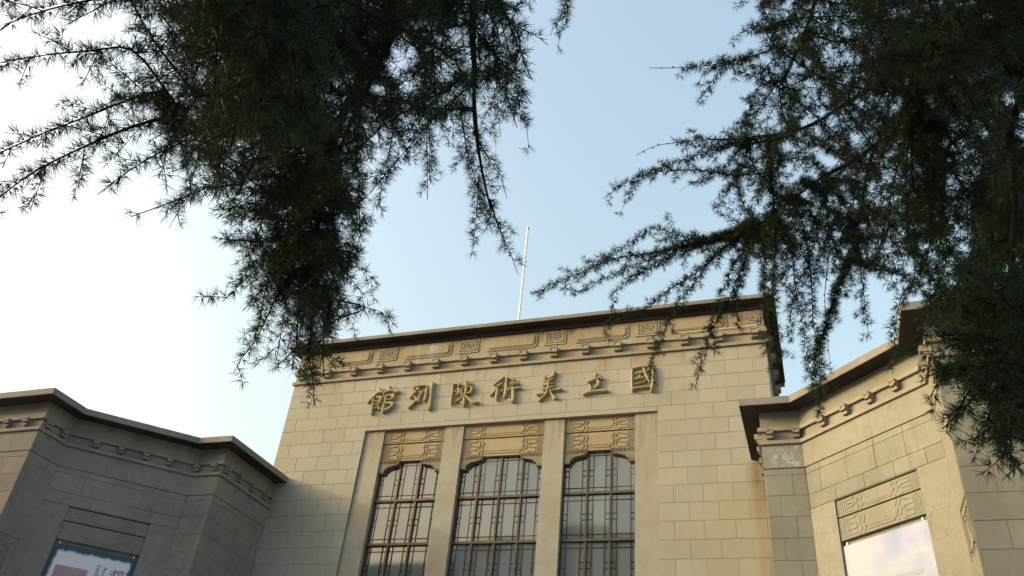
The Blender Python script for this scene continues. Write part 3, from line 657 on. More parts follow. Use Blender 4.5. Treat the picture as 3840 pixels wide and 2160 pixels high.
SPRAYS_B=[
([(0.178,-14.612,2.82),(0.152,-14.626,2.829),(0.115,-14.638,2.845),(-0.013,-14.625,2.837),(-0.158,-14.626,2.834),(-0.272,-14.639,2.835),(-0.414,-14.667,2.842)],0.0045,0.08,24,0.22),
([(0.098,-14.518,2.742),(-0.002,-14.578,2.777),(-0.142,-14.624,2.832),(-0.195,-14.605,2.814),(-0.235,-14.568,2.779)],0.003,0.06,22,0),
([(0.118,-14.542,2.762),(0.043,-14.59,2.793),(-0.061,-14.626,2.838),(-0.148,-14.591,2.804),(-0.227,-14.517,2.734)],0.003,0.06,10,0),
([(0.224,-14.687,2.877),(0.196,-14.697,2.883),(0.156,-14.706,2.899),(0.078,-14.704,2.901),(-0.016,-14.707,2.903),(-0.065,-14.696,2.894)],0.004,0.08,26,0),
([(0.101,-14.542,2.763),(0.028,-14.478,2.707),(-0.06,-14.43,2.661),(-0.124,-14.397,2.626)],0.004,0.1,24,0),
([(0.135,-14.172,2.826),(-0.022,-14.164,2.821),(-0.196,-14.188,2.838),(-0.375,-14.208,2.84),(-0.486,-14.214,2.829),(-0.564,-14.203,2.803)],0.0045,0.1,24,0.25),
([(0.133,-14.16,2.814),(-0.024,-14.152,2.808),(-0.236,-14.166,2.813),(-0.34,-14.199,2.836)],0.0045,0.12,26,0),
([(0.06,-14.169,2.825),(0.069,-14.076,2.788),(0.048,-13.983,2.775),(-0.131,-13.99,2.781),(-0.292,-14.029,2.811),(-0.439,-14.052,2.816),(-0.572,-14.063,2.803),(-0.704,-14.042,2.75),(-0.76,-14.029,2.721)],0.005,0.11,28,0),
([(-0.059,-14.173,2.829),(-0.278,-14.135,2.81),(-0.553,-14.062,2.805),(-0.609,-14.027,2.757),(-0.661,-13.992,2.707),(-0.696,-13.955,2.656)],0.003,0.05,22,0),
([(-0.059,-14.173,2.829),(-0.13,-14.092,2.799),(-0.24,-14.006,2.79),(-0.336,-13.995,2.769),(-0.396,-13.979,2.743)],0.003,0.04,18,0),
([(-0.059,-14.173,2.829),(-0.075,-14.085,2.797),(-0.115,-13.982,2.773),(-0.177,-13.945,2.729),(-0.276,-13.915,2.686)],0.003,0.06,14,0),
([(0.008,-13.709,2.767),(0.024,-13.729,2.707),(0.021,-13.748,2.658),(-0.168,-13.733,2.634),(-0.361,-13.731,2.613),(-0.558,-13.734,2.581),(-0.755,-13.755,2.558),(-0.958,-13.755,2.489),(-1.182,-13.758,2.395)],0.007,0.15,34,0),
([(-0.072,-13.679,2.731),(-0.192,-13.704,2.656),(-0.359,-13.743,2.628),(-0.452,-13.771,2.647),(-0.544,-13.807,2.673),(-0.646,-13.795,2.636),(-0.772,-13.772,2.573),(-0.893,-13.776,2.539)],0.004,0.1,28,0),
([(-0.072,-13.679,2.731),(-0.227,-13.746,2.615),(-0.449,-13.807,2.532),(-0.607,-13.793,2.482),(-0.765,-13.791,2.434),(-0.885,-13.784,2.384),(-0.965,-13.784,2.352)],0.004,0.09,28,0),
([(-0.072,-13.679,2.731),(-0.229,-13.747,2.616),(-0.45,-13.801,2.524),(-0.572,-13.775,2.466),(-0.652,-13.766,2.435),(-0.734,-13.749,2.387)],0.003,0.07,22,0),
([(-0.072,-13.679,2.731),(-0.282,-13.707,2.635),(-0.55,-13.776,2.635),(-0.602,-13.812,2.667)],0.003,0.05,22,0),
([(-0.072,-13.679,2.731),(-0.104,-13.744,2.637),(-0.167,-13.797,2.553),(-0.35,-13.726,2.443),(-0.51,-13.694,2.37),(-0.634,-13.66,2.292),(-0.789,-13.67,2.258),(-0.835,-13.616,2.159)],0.005,0.1,28,0),
([(-0.072,-13.679,2.731),(-0.384,-13.744,2.562),(-0.734,-13.749,2.387),(-0.778,-13.679,2.275),(-0.814,-13.643,2.209)],0.003,0.06,0,0),
([(-0.072,-13.679,2.731),(-0.146,-13.772,2.581),(-0.261,-13.841,2.439),(-0.386,-13.768,2.325),(-0.47,-13.726,2.25),(-0.539,-13.664,2.141),(-0.572,-13.64,2.093),(-0.632,-13.564,1.947)],0.0045,0.09,28,0),
([(-0.072,-13.679,2.731),(-0.083,-13.765,2.579),(-0.119,-13.824,2.429),(-0.233,-13.705,2.256),(-0.319,-13.643,2.151),(-0.378,-13.581,2.042),(-0.421,-13.514,1.917)],0.0045,0.1,28,0),
([(-0.072,-13.679,2.731),(-0.112,-13.729,2.524),(-0.171,-13.741,2.313),(-0.201,-13.681,2.223),(-0.194,-13.614,2.121)],0.003,0.05,22,0),
([(-0.072,-13.679,2.731),(-0.201,-13.693,2.453),(-0.317,-13.653,2.167),(-0.307,-13.611,2.103),(-0.325,-13.57,2.032)],0.003,0.05,20,0),
([(0.032,-14.17,2.826),(0.027,-14.097,2.598),(0.011,-14.015,2.351),(-0.016,-13.993,2.156),(-0.039,-14.001,1.99),(-0.044,-13.938,1.893),(-0.03,-13.895,1.822)],0.006,0.14,60,0),
([(-0.072,-13.679,2.731),(-0.049,-13.827,2.526),(-0.038,-13.976,2.301),(-0.061,-13.977,2.132),(-0.051,-13.983,1.964)],0.006,0.12,50,0),
([(-0.019,-13.699,2.755),(0.029,-13.781,2.599),(0.076,-13.83,2.439),(0.073,-13.722,2.292),(0.086,-13.621,2.139),(0.086,-13.546,2.015),(0.103,-13.475,1.888)],0.0045,0.09,28,0),
([(0.095,-13.742,2.803),(0.116,-13.834,2.661),(0.139,-13.894,2.517),(0.145,-13.74,2.313),(0.132,-13.639,2.164),(0.137,-13.544,2.01),(0.114,-13.426,1.793)],0.005,0.11,30,0),
([(0.195,-13.78,2.841),(0.223,-13.873,2.7),(0.248,-13.934,2.558),(0.232,-13.801,2.39),(0.195,-13.697,2.248),(0.185,-13.609,2.113),(0.178,-13.509,1.944)],0.0035,0.03,8,0.5),
([(0.355,-13.479,2.615),(0.235,-13.582,2.294),(0.133,-13.631,1.96),(0.147,-13.588,1.883),(0.179,-13.555,1.819)],0.004,0.08,30,0),
([(0.355,-13.479,2.615),(0.243,-13.583,2.295),(0.117,-13.631,1.961),(0.102,-13.572,1.856),(0.084,-13.531,1.781)],0.004,0.08,30,0),
([(0.4,-13.574,2.732),(0.381,-13.705,2.641),(0.363,-13.808,2.547),(0.364,-13.676,2.372),(0.364,-13.593,2.252),(0.362,-13.511,2.122)],0.0045,0.1,30,0),
([(0.358,-13.486,2.623),(0.359,-13.616,2.529),(0.347,-13.719,2.434),(0.318,-13.655,2.349),(0.284,-13.608,2.286)],0.003,0.06,22,0),
([(0.381,-13.533,2.682),(0.379,-13.662,2.585),(0.388,-13.763,2.486),(0.421,-13.676,2.363),(0.48,-13.646,2.309)],0.003,0.08,24,0),
([(-0.001,-13.706,2.763),(0.047,-13.709,2.677),(0.084,-13.695,2.591),(0.031,-13.606,2.474),(0.05,-13.516,2.346),(0.019,-13.414,2.187)],0.003,0.08,24,0),
([(0.252,-13.801,2.863),(0.284,-13.811,2.785),(0.316,-13.803,2.706),(0.313,-13.685,2.56),(0.279,-13.596,2.444)],0.003,0.08,24,0),
([(0.48,-14.94,2.127),(0.536,-14.6,2.042),(0.524,-14.267,1.953),(0.42,-14.278,1.817),(0.375,-14.191,1.69),(0.354,-14.125,1.581)],0.004,0.07,24,0),
([(0.48,-14.94,2.127),(0.559,-14.607,2.041),(0.587,-14.271,1.94),(0.505,-14.267,1.779),(0.468,-14.211,1.701),(0.432,-14.165,1.633)],0.004,0.09,30,0),
([(0.636,-15.0,1.594),(0.609,-14.803,1.628),(0.567,-14.566,1.66),(0.541,-14.494,1.559),(0.507,-14.439,1.478)],0.004,0.12,40,0),
([(0.592,-14.972,1.399),(0.6,-14.924,1.389),(0.597,-14.878,1.379),(0.491,-14.894,1.255),(0.437,-14.852,1.201),(0.375,-14.82,1.165),(0.35,-14.798,1.131)],0.006,0.12,44,0),
([(0.574,-14.927,1.274),(0.499,-14.908,1.174),(0.427,-14.905,1.09),(0.383,-14.868,1.034),(0.352,-14.852,1.011)],0.006,0.12,44,0),
([(0.567,-14.946,1.243),(0.571,-14.926,1.242),(0.573,-14.906,1.239),(0.506,-14.925,1.095),(0.441,-14.917,0.995),(0.409,-14.892,0.956)],0.006,0.12,44,0),
([(0.563,-14.938,1.197),(0.528,-14.919,1.074),(0.477,-14.96,0.95),(0.452,-14.93,0.895)],0.006,0.12,44,0),
([(0.563,-14.934,1.085),(0.516,-14.967,0.944),(0.494,-14.927,0.864)],0.006,0.12,44,0),
([(0.565,-14.928,1.179),(0.442,-15.023,1.09),(0.374,-15.011,1.093),(0.341,-15.013,1.106)],0.006,0.12,44,0),
([(0.629,-14.996,1.555),(0.639,-14.896,1.566),(0.625,-14.778,1.585),(0.546,-14.717,1.526),(0.466,-14.664,1.472)],0.005,0.12,36,0),
]
FILL_A=[
[(-0.929,-16.029,1.988),(-0.768,-15.959,1.85),(-0.623,-15.942,1.725),(-0.657,-16.055,1.647),(-0.69,-16.168,1.488)],
[(-1.263,-15.472,1.682),(-1.338,-15.489,1.706),(-1.417,-15.528,1.735),(-1.44,-15.644,1.655),(-1.462,-15.761,1.493)],
[(-0.968,-16.108,1.861),(-0.995,-16.12,1.871),(-1.03,-16.132,1.881),(-1.105,-16.126,1.796),(-1.18,-16.12,1.643)],
[(-0.92,-15.269,2.27),(-0.863,-15.289,2.229),(-0.819,-15.315,2.187),(-0.893,-15.352,2.083),(-0.968,-15.389,1.899)],
[(-1.117,-15.532,2.106),(-1.134,-15.516,2.121),(-1.157,-15.506,2.139),(-1.275,-15.651,2.025),(-1.393,-15.796,1.787)],
[(-1.069,-15.697,2.012),(-1.243,-15.855,2.136),(-1.476,-15.957,2.292),(-1.624,-15.815,2.205),(-1.773,-15.673,1.996)],
[(-1.256,-15.386,1.899),(-1.273,-15.435,1.793),(-1.289,-15.485,1.613)],
[(-1.191,-15.471,2.019),(-1.135,-15.462,1.971),(-1.071,-15.468,1.924),(-1.028,-15.543,1.84),(-0.985,-15.618,1.684)],
[(-0.968,-16.108,1.861),(-1.18,-16.23,1.918),(-1.373,-16.322,1.966),(-1.339,-16.265,1.841),(-1.305,-16.209,1.63)],
[(-0.799,-15.776,2.315),(-1.027,-15.85,2.416),(-1.215,-15.881,2.526),(-1.152,-15.815,2.451),(-1.088,-15.749,2.307)],
[(-1.171,-15.792,1.849),(-1.337,-15.877,1.909),(-1.528,-15.92,1.976),(-1.606,-15.791,1.855),(-1.685,-15.662,1.622)],
[(-0.873,-15.921,2.128),(-1.118,-16.03,2.175),(-1.377,-16.13,2.202),(-1.396,-16.119,2.089),(-1.414,-16.108,1.904)],
[(-0.925,-15.588,2.23),(-0.974,-15.588,2.272),(-1.038,-15.602,2.321),(-1.154,-15.703,2.242),(-1.27,-15.804,2.067)],
[(-1.23,-15.89,1.654),(-1.172,-15.847,1.619),(-1.106,-15.82,1.586),(-1.043,-15.955,1.44),(-0.98,-16.091,1.171)],
[(-1.203,-15.846,1.743),(-1.448,-15.908,1.856),(-1.635,-15.914,2.018),(-1.469,-15.752,1.978),(-1.303,-15.59,1.816)],
[(-1.047,-15.676,2.049),(-0.922,-15.681,1.968),(-0.758,-15.712,1.902),(-0.646,-15.788,1.832),(-0.534,-15.863,1.679)],
[(-0.836,-15.849,2.222),(-0.748,-15.837,2.198),(-0.657,-15.832,2.168),(-0.646,-15.855,2.055),(-0.636,-15.877,1.867)],
[(-1.026,-15.637,2.157),(-1.079,-15.658,2.182),(-1.122,-15.665,2.217),(-1.033,-15.544,2.182),(-0.943,-15.423,2.065)],
[(-0.874,-15.437,2.406),(-1.051,-15.454,2.452),(-1.232,-15.457,2.485),(-1.244,-15.412,2.308),(-1.256,-15.368,2.017)],
[(-1.241,-15.908,1.619),(-1.241,-15.922,1.628),(-1.242,-15.941,1.639),(-1.272,-16.04,1.574),(-1.301,-16.138,1.441)],
[(-0.804,-15.516,2.48),(-0.959,-15.523,2.568),(-1.115,-15.553,2.646),(-1.116,-15.625,2.481),(-1.118,-15.697,2.206)],
[(-0.836,-15.849,2.222),(-0.809,-15.939,2.27),(-0.793,-16.011,2.32),(-0.861,-15.885,2.173),(-0.929,-15.759,1.906)],
[(-0.883,-15.42,2.392),(-0.979,-15.452,2.379),(-1.092,-15.5,2.365),(-1.148,-15.559,2.267),(-1.205,-15.619,2.094)],
[(-1.167,-15.49,2.049),(-1.221,-15.541,2.045),(-1.263,-15.589,2.04),(-1.181,-15.57,1.923),(-1.099,-15.552,1.719)],
[(-0.892,-15.957,2.081),(-1.088,-15.999,2.163),(-1.316,-15.995,2.252),(-1.401,-15.871,2.12),(-1.486,-15.748,1.872)],
[(-1.026,-15.637,2.157),(-1.044,-15.719,2.216),(-1.083,-15.811,2.276),(-1.17,-15.852,2.175),(-1.258,-15.893,1.991)],
[(-0.91,-15.993,2.035),(-1.054,-16.045,2.066),(-1.196,-16.109,2.087),(-1.193,-16.151,1.915),(-1.19,-16.193,1.632)],
[(-0.958,-16.088,1.893),(-0.877,-16.084,1.864),(-0.791,-16.056,1.842),(-0.76,-15.913,1.761),(-0.729,-15.77,1.588)],
[(-1.017,-16.206,1.702),(-1.053,-16.191,1.704),(-1.09,-16.182,1.704),(-1.105,-16.244,1.606),(-1.12,-16.306,1.436)],
[(-1.103,-15.729,1.958),(-1.215,-15.808,2.054),(-1.328,-15.845,2.159),(-1.33,-15.737,2.084),(-1.331,-15.629,1.935)],
[(-0.906,-16.295,1.638),(-0.767,-16.241,1.676),(-0.606,-16.148,1.724),(-0.53,-16.013,1.617),(-0.455,-15.879,1.404)],
[(-1.037,-15.598,2.191),(-1.082,-15.635,2.317),(-1.083,-15.679,2.463),(-0.865,-15.716,2.392),(-0.647,-15.752,2.196)],
[(-1.036,-15.665,2.067),(-0.983,-15.628,2.021),(-0.923,-15.597,1.97),(-0.883,-15.627,1.844),(-0.843,-15.657,1.634)],
[(-1.064,-15.576,2.163),(-1.139,-15.63,2.183),(-1.218,-15.709,2.206),(-1.232,-15.822,2.116),(-1.245,-15.935,1.944)],
[(-1.046,-16.266,1.607),(-1.068,-16.229,1.568),(-1.092,-16.205,1.531),(-1.111,-16.294,1.44),(-1.129,-16.383,1.272)],
[(-0.91,-15.993,2.035),(-0.803,-15.903,1.917),(-0.671,-15.782,1.798),(-0.621,-15.718,1.695),(-0.571,-15.653,1.514)],
[(-1.155,-15.573,1.886),(-1.215,-15.57,1.9),(-1.281,-15.587,1.929),(-1.32,-15.745,1.915),(-1.36,-15.902,1.819)],
[(-1.037,-15.598,2.191),(-1.247,-15.767,2.327),(-1.408,-15.888,2.475),(-1.326,-15.808,2.386),(-1.243,-15.728,2.213)],
[(-1.137,-15.76,1.903),(-1.021,-15.776,1.819),(-0.932,-15.803,1.737),(-1.06,-15.858,1.595),(-1.189,-15.913,1.335)],
[(-1.208,-15.854,1.725),(-1.3,-15.96,1.78),(-1.36,-16.048,1.843),(-1.257,-15.988,1.76),(-1.154,-15.928,1.594)],
[(-0.855,-15.885,2.175),(-0.721,-15.912,2.153),(-0.583,-15.948,2.122),(-0.567,-15.986,1.948),(-0.551,-16.023,1.661)],
[(-0.91,-15.993,2.035),(-0.835,-15.903,1.933),(-0.744,-15.832,1.826),(-0.698,-15.888,1.697),(-0.651,-15.945,1.477)],
[(-1.16,-15.781,1.867),(-1.239,-15.782,1.899),(-1.326,-15.774,1.927),(-1.362,-15.735,1.82),(-1.399,-15.695,1.638)],
[(-0.799,-15.776,2.315),(-0.896,-15.811,2.389),(-1.026,-15.825,2.476),(-1.151,-15.745,2.394),(-1.276,-15.665,2.218)],
[(-1.026,-15.637,2.157),(-1.119,-15.756,2.282),(-1.235,-15.913,2.406),(-1.302,-16.021,2.26),(-1.37,-16.129,1.999)],
[(-1.11,-15.538,2.113),(-1.367,-15.77,2.13),(-1.577,-16.053,2.142),(-1.495,-16.144,1.984),(-1.413,-16.236,1.706)],
[(-1.191,-15.471,2.019),(-1.245,-15.354,2.105),(-1.271,-15.236,2.187),(-1.197,-15.23,2.084),(-1.122,-15.224,1.903)],
[(-1.058,-15.581,2.17),(-1.202,-15.585,2.265),(-1.329,-15.601,2.352),(-1.266,-15.648,2.174),(-1.203,-15.695,1.877)],
[(-1.176,-15.801,1.831),(-1.196,-15.75,1.815),(-1.223,-15.692,1.797),(-1.27,-15.64,1.674),(-1.318,-15.587,1.465)],
[(-1.198,-15.837,1.76),(-1.237,-15.884,1.782),(-1.285,-15.915,1.813),(-1.376,-15.737,1.743),(-1.467,-15.559,1.559)],
[(-0.765,-15.528,2.479),(-0.746,-15.518,2.461),(-0.725,-15.513,2.443),(-0.685,-15.648,2.294),(-0.645,-15.782,2.024)],
[(-1.092,-15.718,1.976),(-1.144,-15.794,2.048),(-1.183,-15.838,2.135),(-1.123,-15.686,2.083),(-1.063,-15.534,1.94)],
[(-1.335,-15.921,1.528),(-1.41,-16.071,1.623),(-1.459,-16.178,1.736),(-1.376,-16.042,1.662),(-1.292,-15.906,1.492)],
[(-0.942,-16.244,1.484),(-0.935,-16.118,1.525),(-0.917,-15.975,1.56),(-0.875,-15.905,1.394),(-0.834,-15.835,1.115)],
[(-1.347,-15.309,1.779),(-1.33,-15.316,1.761),(-1.315,-15.331,1.748),(-1.368,-15.493,1.722),(-1.422,-15.656,1.607)],
[(-1.171,-15.792,1.849),(-1.434,-15.811,2.019),(-1.644,-15.762,2.218),(-1.521,-15.607,2.119),(-1.398,-15.452,1.897)],
[(-0.725,-15.632,2.502),(-0.689,-15.729,2.554),(-0.678,-15.805,2.619),(-0.832,-15.672,2.537),(-0.987,-15.539,2.336)],
[(-0.855,-15.885,2.175),(-0.729,-15.772,2.008),(-0.641,-15.691,1.844),(-0.741,-15.773,1.713),(-0.84,-15.855,1.473)],
[(-0.939,-16.049,1.956),(-0.928,-15.958,1.86),(-0.947,-15.888,1.779),(-1.122,-16.014,1.698),(-1.297,-16.14,1.493)],
[(-1.269,-15.406,1.92),(-1.284,-15.43,1.911),(-1.3,-15.451,1.9),(-1.308,-15.408,1.733),(-1.316,-15.365,1.458)],
[(-1.277,-15.4,1.91),(-1.475,-15.298,2.025),(-1.671,-15.233,2.131),(-1.665,-15.328,1.963),(-1.66,-15.424,1.676)],
[(-0.799,-15.776,2.315),(-1.022,-15.878,2.434),(-1.244,-15.923,2.554),(-1.243,-15.833,2.452),(-1.241,-15.743,2.268)],
[(-1.154,-15.501,2.063),(-1.182,-15.533,2.06),(-1.2,-15.561,2.06),(-1.097,-15.518,2.008),(-0.994,-15.476,1.889)],
[(-1.037,-16.246,1.638),(-1.129,-16.28,1.689),(-1.2,-16.295,1.75),(-1.101,-16.203,1.687),(-1.003,-16.112,1.543)],
[(-1.23,-15.439,1.97),(-1.373,-15.578,1.95),(-1.477,-15.718,1.929),(-1.345,-15.721,1.77),(-1.213,-15.723,1.489)],
[(-0.917,-15.279,2.279),(-0.919,-15.264,2.286),(-0.925,-15.25,2.294),(-1.034,-15.268,2.208),(-1.142,-15.286,2.041)],
[(-1.206,-15.458,1.999),(-1.298,-15.527,2.004),(-1.386,-15.632,2.023),(-1.371,-15.784,1.955),(-1.357,-15.936,1.796)],
[(-1.246,-15.917,1.601),(-1.202,-15.946,1.602),(-1.165,-15.992,1.615),(-1.236,-16.143,1.598),(-1.307,-16.295,1.496)],
[(-0.873,-15.921,2.128),(-0.667,-15.848,1.89),(-0.542,-15.76,1.678),(-0.737,-15.722,1.573),(-0.931,-15.683,1.343)],
[(-0.939,-16.049,1.956),(-1.026,-16.16,2.046),(-1.125,-16.221,2.165),(-1.169,-16.043,2.129),(-1.212,-15.865,1.997)],
[(-0.963,-15.612,2.175),(-0.908,-15.645,2.154),(-0.842,-15.691,2.132),(-0.775,-15.767,2.017),(-0.708,-15.842,1.811)],
[(-1.302,-15.368,1.863),(-1.466,-15.352,1.958),(-1.577,-15.346,2.078),(-1.366,-15.382,2.013),(-1.155,-15.419,1.828)],
[(-0.958,-16.088,1.893),(-1.08,-16.087,1.943),(-1.242,-16.101,2.008),(-1.378,-16.152,1.937),(-1.514,-16.202,1.777)],
[(-1.219,-15.872,1.69),(-1.257,-15.854,1.695),(-1.301,-15.828,1.699),(-1.351,-15.776,1.608),(-1.401,-15.724,1.446)],
[(-0.929,-16.029,1.988),(-1.117,-16.081,2.062),(-1.348,-16.083,2.159),(-1.46,-15.956,2.078),(-1.572,-15.829,1.894)],
[(-0.798,-15.523,2.486),(-0.916,-15.595,2.523),(-1.029,-15.697,2.56),(-1.014,-15.793,2.446),(-1.0,-15.889,2.243)],
[(-0.688,-15.56,2.595),(-0.753,-15.6,2.638),(-0.802,-15.627,2.685),(-0.721,-15.564,2.616),(-0.639,-15.501,2.475)],
[(-0.845,-15.47,2.437),(-1.017,-15.593,2.486),(-1.21,-15.707,2.522),(-1.249,-15.691,2.401),(-1.287,-15.676,2.2)],
[(-0.927,-15.239,2.243),(-1.026,-15.256,2.255),(-1.129,-15.248,2.272),(-1.152,-15.115,2.169),(-1.174,-14.983,1.97)],
[(-1.024,-15.655,2.085),(-0.95,-15.686,2.056),(-0.877,-15.708,2.022),(-0.882,-15.666,1.908),(-0.887,-15.624,1.717)],
[(-1.104,-15.543,2.12),(-1.207,-15.619,2.14),(-1.303,-15.727,2.163),(-1.277,-15.855,2.042),(-1.251,-15.983,1.816)],
[(-0.939,-16.248,1.497),(-0.734,-16.101,1.43),(-0.599,-15.93,1.409),(-0.82,-15.856,1.371),(-1.042,-15.782,1.211)],
[(-1.148,-15.578,1.904),(-1.124,-15.558,1.897),(-1.09,-15.538,1.894),(-0.953,-15.542,1.823),(-0.815,-15.545,1.666)],
[(-1.126,-15.75,1.922),(-1.134,-15.822,1.954),(-1.126,-15.888,1.987),(-1.049,-15.86,1.903),(-0.973,-15.832,1.75)],
[(-1.235,-15.899,1.636),(-1.198,-15.966,1.632),(-1.177,-16.025,1.631),(-1.291,-15.965,1.528),(-1.404,-15.905,1.331)],
[(-1.347,-15.309,1.779),(-1.58,-15.386,1.818),(-1.756,-15.512,1.901),(-1.582,-15.661,1.865),(-1.407,-15.811,1.709)],
[(-1.208,-15.854,1.725),(-1.168,-15.896,1.714),(-1.144,-15.942,1.709),(-1.283,-15.978,1.647),(-1.421,-16.014,1.499)],
[(-0.939,-16.248,1.497),(-0.923,-16.16,1.526),(-0.928,-16.054,1.562),(-1.014,-15.98,1.49),(-1.1,-15.906,1.341)],
[(-1.192,-15.828,1.778),(-1.277,-15.783,1.757),(-1.351,-15.735,1.73),(-1.294,-15.72,1.591),(-1.238,-15.705,1.358)],
[(-0.91,-15.993,2.035),(-0.824,-15.909,1.883),(-0.744,-15.875,1.746),(-0.763,-16.002,1.676),(-0.781,-16.13,1.523)],
[(-1.192,-15.828,1.778),(-1.137,-15.853,1.773),(-1.075,-15.899,1.777),(-1.015,-16.112,1.708),(-0.956,-16.324,1.516)],
[(-0.81,-15.51,2.474),(-0.937,-15.544,2.572),(-1.037,-15.609,2.678),(-0.945,-15.711,2.578),(-0.854,-15.813,2.381)],
[(-1.017,-16.206,1.702),(-0.995,-16.214,1.701),(-0.964,-16.219,1.703),(-0.819,-16.177,1.652),(-0.675,-16.135,1.517)],
[(-0.873,-15.921,2.128),(-0.933,-16.021,2.211),(-1.015,-16.08,2.325),(-1.118,-15.898,2.306),(-1.222,-15.717,2.181)],
[(-1.292,-15.38,1.882),(-1.611,-15.557,1.878),(-1.841,-15.719,1.903),(-1.67,-15.692,1.809),(-1.498,-15.665,1.605)],
[(-1.027,-16.226,1.67),(-1.018,-16.168,1.613),(-0.991,-16.09,1.569),(-0.868,-15.962,1.519),(-0.744,-15.834,1.371)],
[(-0.998,-16.167,1.765),(-0.999,-16.072,1.688),(-1.016,-15.941,1.626),(-1.079,-15.799,1.558),(-1.143,-15.656,1.398)],
[(-0.91,-15.993,2.035),(-0.878,-15.919,1.969),(-0.819,-15.833,1.908),(-0.671,-15.762,1.786),(-0.523,-15.691,1.546)],
[(-1.277,-15.4,1.91),(-1.544,-15.648,1.97),(-1.703,-15.921,2.098),(-1.518,-15.965,2.07),(-1.332,-16.009,1.943)],
[(-0.801,-15.53,2.417),(-0.843,-15.569,2.43),(-0.878,-15.627,2.452),(-0.814,-15.793,2.386),(-0.75,-15.958,2.218)],
[(-1.312,-15.92,1.546),(-1.266,-15.93,1.481),(-1.207,-15.947,1.413),(-1.138,-15.984,1.29),(-1.069,-16.022,1.079)],
[(-0.892,-15.957,2.081),(-0.999,-15.934,2.071),(-1.089,-15.895,2.064),(-1.003,-15.816,1.958),(-0.918,-15.737,1.762)],
[(-0.855,-15.885,2.175),(-0.776,-15.858,2.096),(-0.709,-15.856,2.024),(-0.758,-15.956,1.949),(-0.807,-16.056,1.797)],
[(-1.137,-15.76,1.903),(-1.313,-15.799,2.044),(-1.549,-15.895,2.226),(-1.638,-15.98,2.19),(-1.726,-16.064,2.087)],
[(-0.857,-15.457,2.425),(-1.038,-15.538,2.514),(-1.171,-15.635,2.612),(-1.068,-15.668,2.529),(-0.964,-15.702,2.367)],
[(-0.939,-16.049,1.956),(-0.963,-15.993,1.929),(-0.972,-15.939,1.904),(-0.845,-15.961,1.79),(-0.718,-15.984,1.577)],
[(-1.027,-16.226,1.67),(-1.073,-16.302,1.707),(-1.138,-16.359,1.753),(-1.237,-16.264,1.683),(-1.337,-16.168,1.528)],
[(-1.137,-15.76,1.903),(-1.041,-15.754,1.794),(-0.978,-15.739,1.691),(-1.138,-15.695,1.573),(-1.297,-15.651,1.341)],
[(-1.176,-15.559,1.831),(-1.204,-15.583,1.822),(-1.237,-15.597,1.818),(-1.317,-15.443,1.77),(-1.398,-15.289,1.625)],
[(-1.046,-15.591,2.182),(-1.215,-15.689,2.26),(-1.361,-15.834,2.346),(-1.308,-15.94,2.246),(-1.254,-16.045,2.056)],
[(-1.037,-15.598,2.191),(-1.088,-15.639,2.24),(-1.158,-15.662,2.299),(-1.292,-15.536,2.215),(-1.427,-15.411,2.02)],
[(-1.297,-15.374,1.873),(-1.396,-15.42,1.878),(-1.486,-15.494,1.891),(-1.452,-15.595,1.824),(-1.419,-15.695,1.688)],
[(-1.358,-15.255,1.716),(-1.415,-15.293,1.676),(-1.478,-15.355,1.645),(-1.498,-15.445,1.597),(-1.518,-15.535,1.492)],
[(-1.372,-15.184,1.631),(-1.464,-15.178,1.531),(-1.53,-15.148,1.443),(-1.461,-15.082,1.393),(-1.392,-15.015,1.283)],
[(-1.294,-15.394,1.58),(-1.35,-15.432,1.536),(-1.392,-15.461,1.493),(-1.296,-15.396,1.379),(-1.201,-15.331,1.17)],
[(-1.332,-15.328,1.807),(-1.327,-15.342,1.793),(-1.323,-15.36,1.78),(-1.344,-15.438,1.694),(-1.366,-15.517,1.539)],
[(-1.367,-15.211,1.663),(-1.522,-15.295,1.592),(-1.627,-15.387,1.543),(-1.483,-15.407,1.492),(-1.339,-15.428,1.359)],
[(-1.29,-15.441,1.608),(-1.31,-15.363,1.527),(-1.33,-15.285,1.379)],
[(-1.372,-15.184,1.631),(-1.354,-15.148,1.623),(-1.335,-15.118,1.614),(-1.324,-15.199,1.488),(-1.313,-15.28,1.271)],
[(-1.347,-15.309,1.779),(-1.423,-15.337,1.77),(-1.486,-15.362,1.759),(-1.408,-15.347,1.633),(-1.33,-15.333,1.415)],
[(-1.352,-15.282,1.747),(-1.338,-15.309,1.717),(-1.326,-15.348,1.691),(-1.356,-15.507,1.614),(-1.387,-15.666,1.438)],
[(-1.332,-15.328,1.807),(-1.29,-15.279,1.792),(-1.267,-15.228,1.786),(-1.369,-15.225,1.751),(-1.47,-15.221,1.658)],
[(-1.294,-15.394,1.58),(-1.325,-15.396,1.59),(-1.36,-15.393,1.6),(-1.405,-15.345,1.51),(-1.45,-15.298,1.353)],
[(-1.316,-15.335,1.5),(-1.316,-15.389,1.457),(-1.324,-15.43,1.415),(-1.369,-15.342,1.326),(-1.414,-15.253,1.16)],
[(-1.367,-15.211,1.663),(-1.403,-15.254,1.612),(-1.421,-15.288,1.57),(-1.313,-15.237,1.521),(-1.206,-15.187,1.403)],
[(-1.372,-15.184,1.631),(-1.487,-15.098,1.589),(-1.565,-15.018,1.557),(-1.477,-15.033,1.505),(-1.389,-15.049,1.395)],
[(-1.252,-15.483,1.699),(-1.233,-15.536,1.65),(-1.196,-15.589,1.602),(-1.122,-15.587,1.526),(-1.048,-15.585,1.387)],
[(-1.308,-15.36,1.534),(-1.279,-15.398,1.483),(-1.26,-15.423,1.433),(-1.318,-15.344,1.346),(-1.376,-15.265,1.183)],
[(-1.372,-15.184,1.631),(-1.449,-15.172,1.636),(-1.521,-15.183,1.655),(-1.48,-15.359,1.616),(-1.439,-15.535,1.481)],
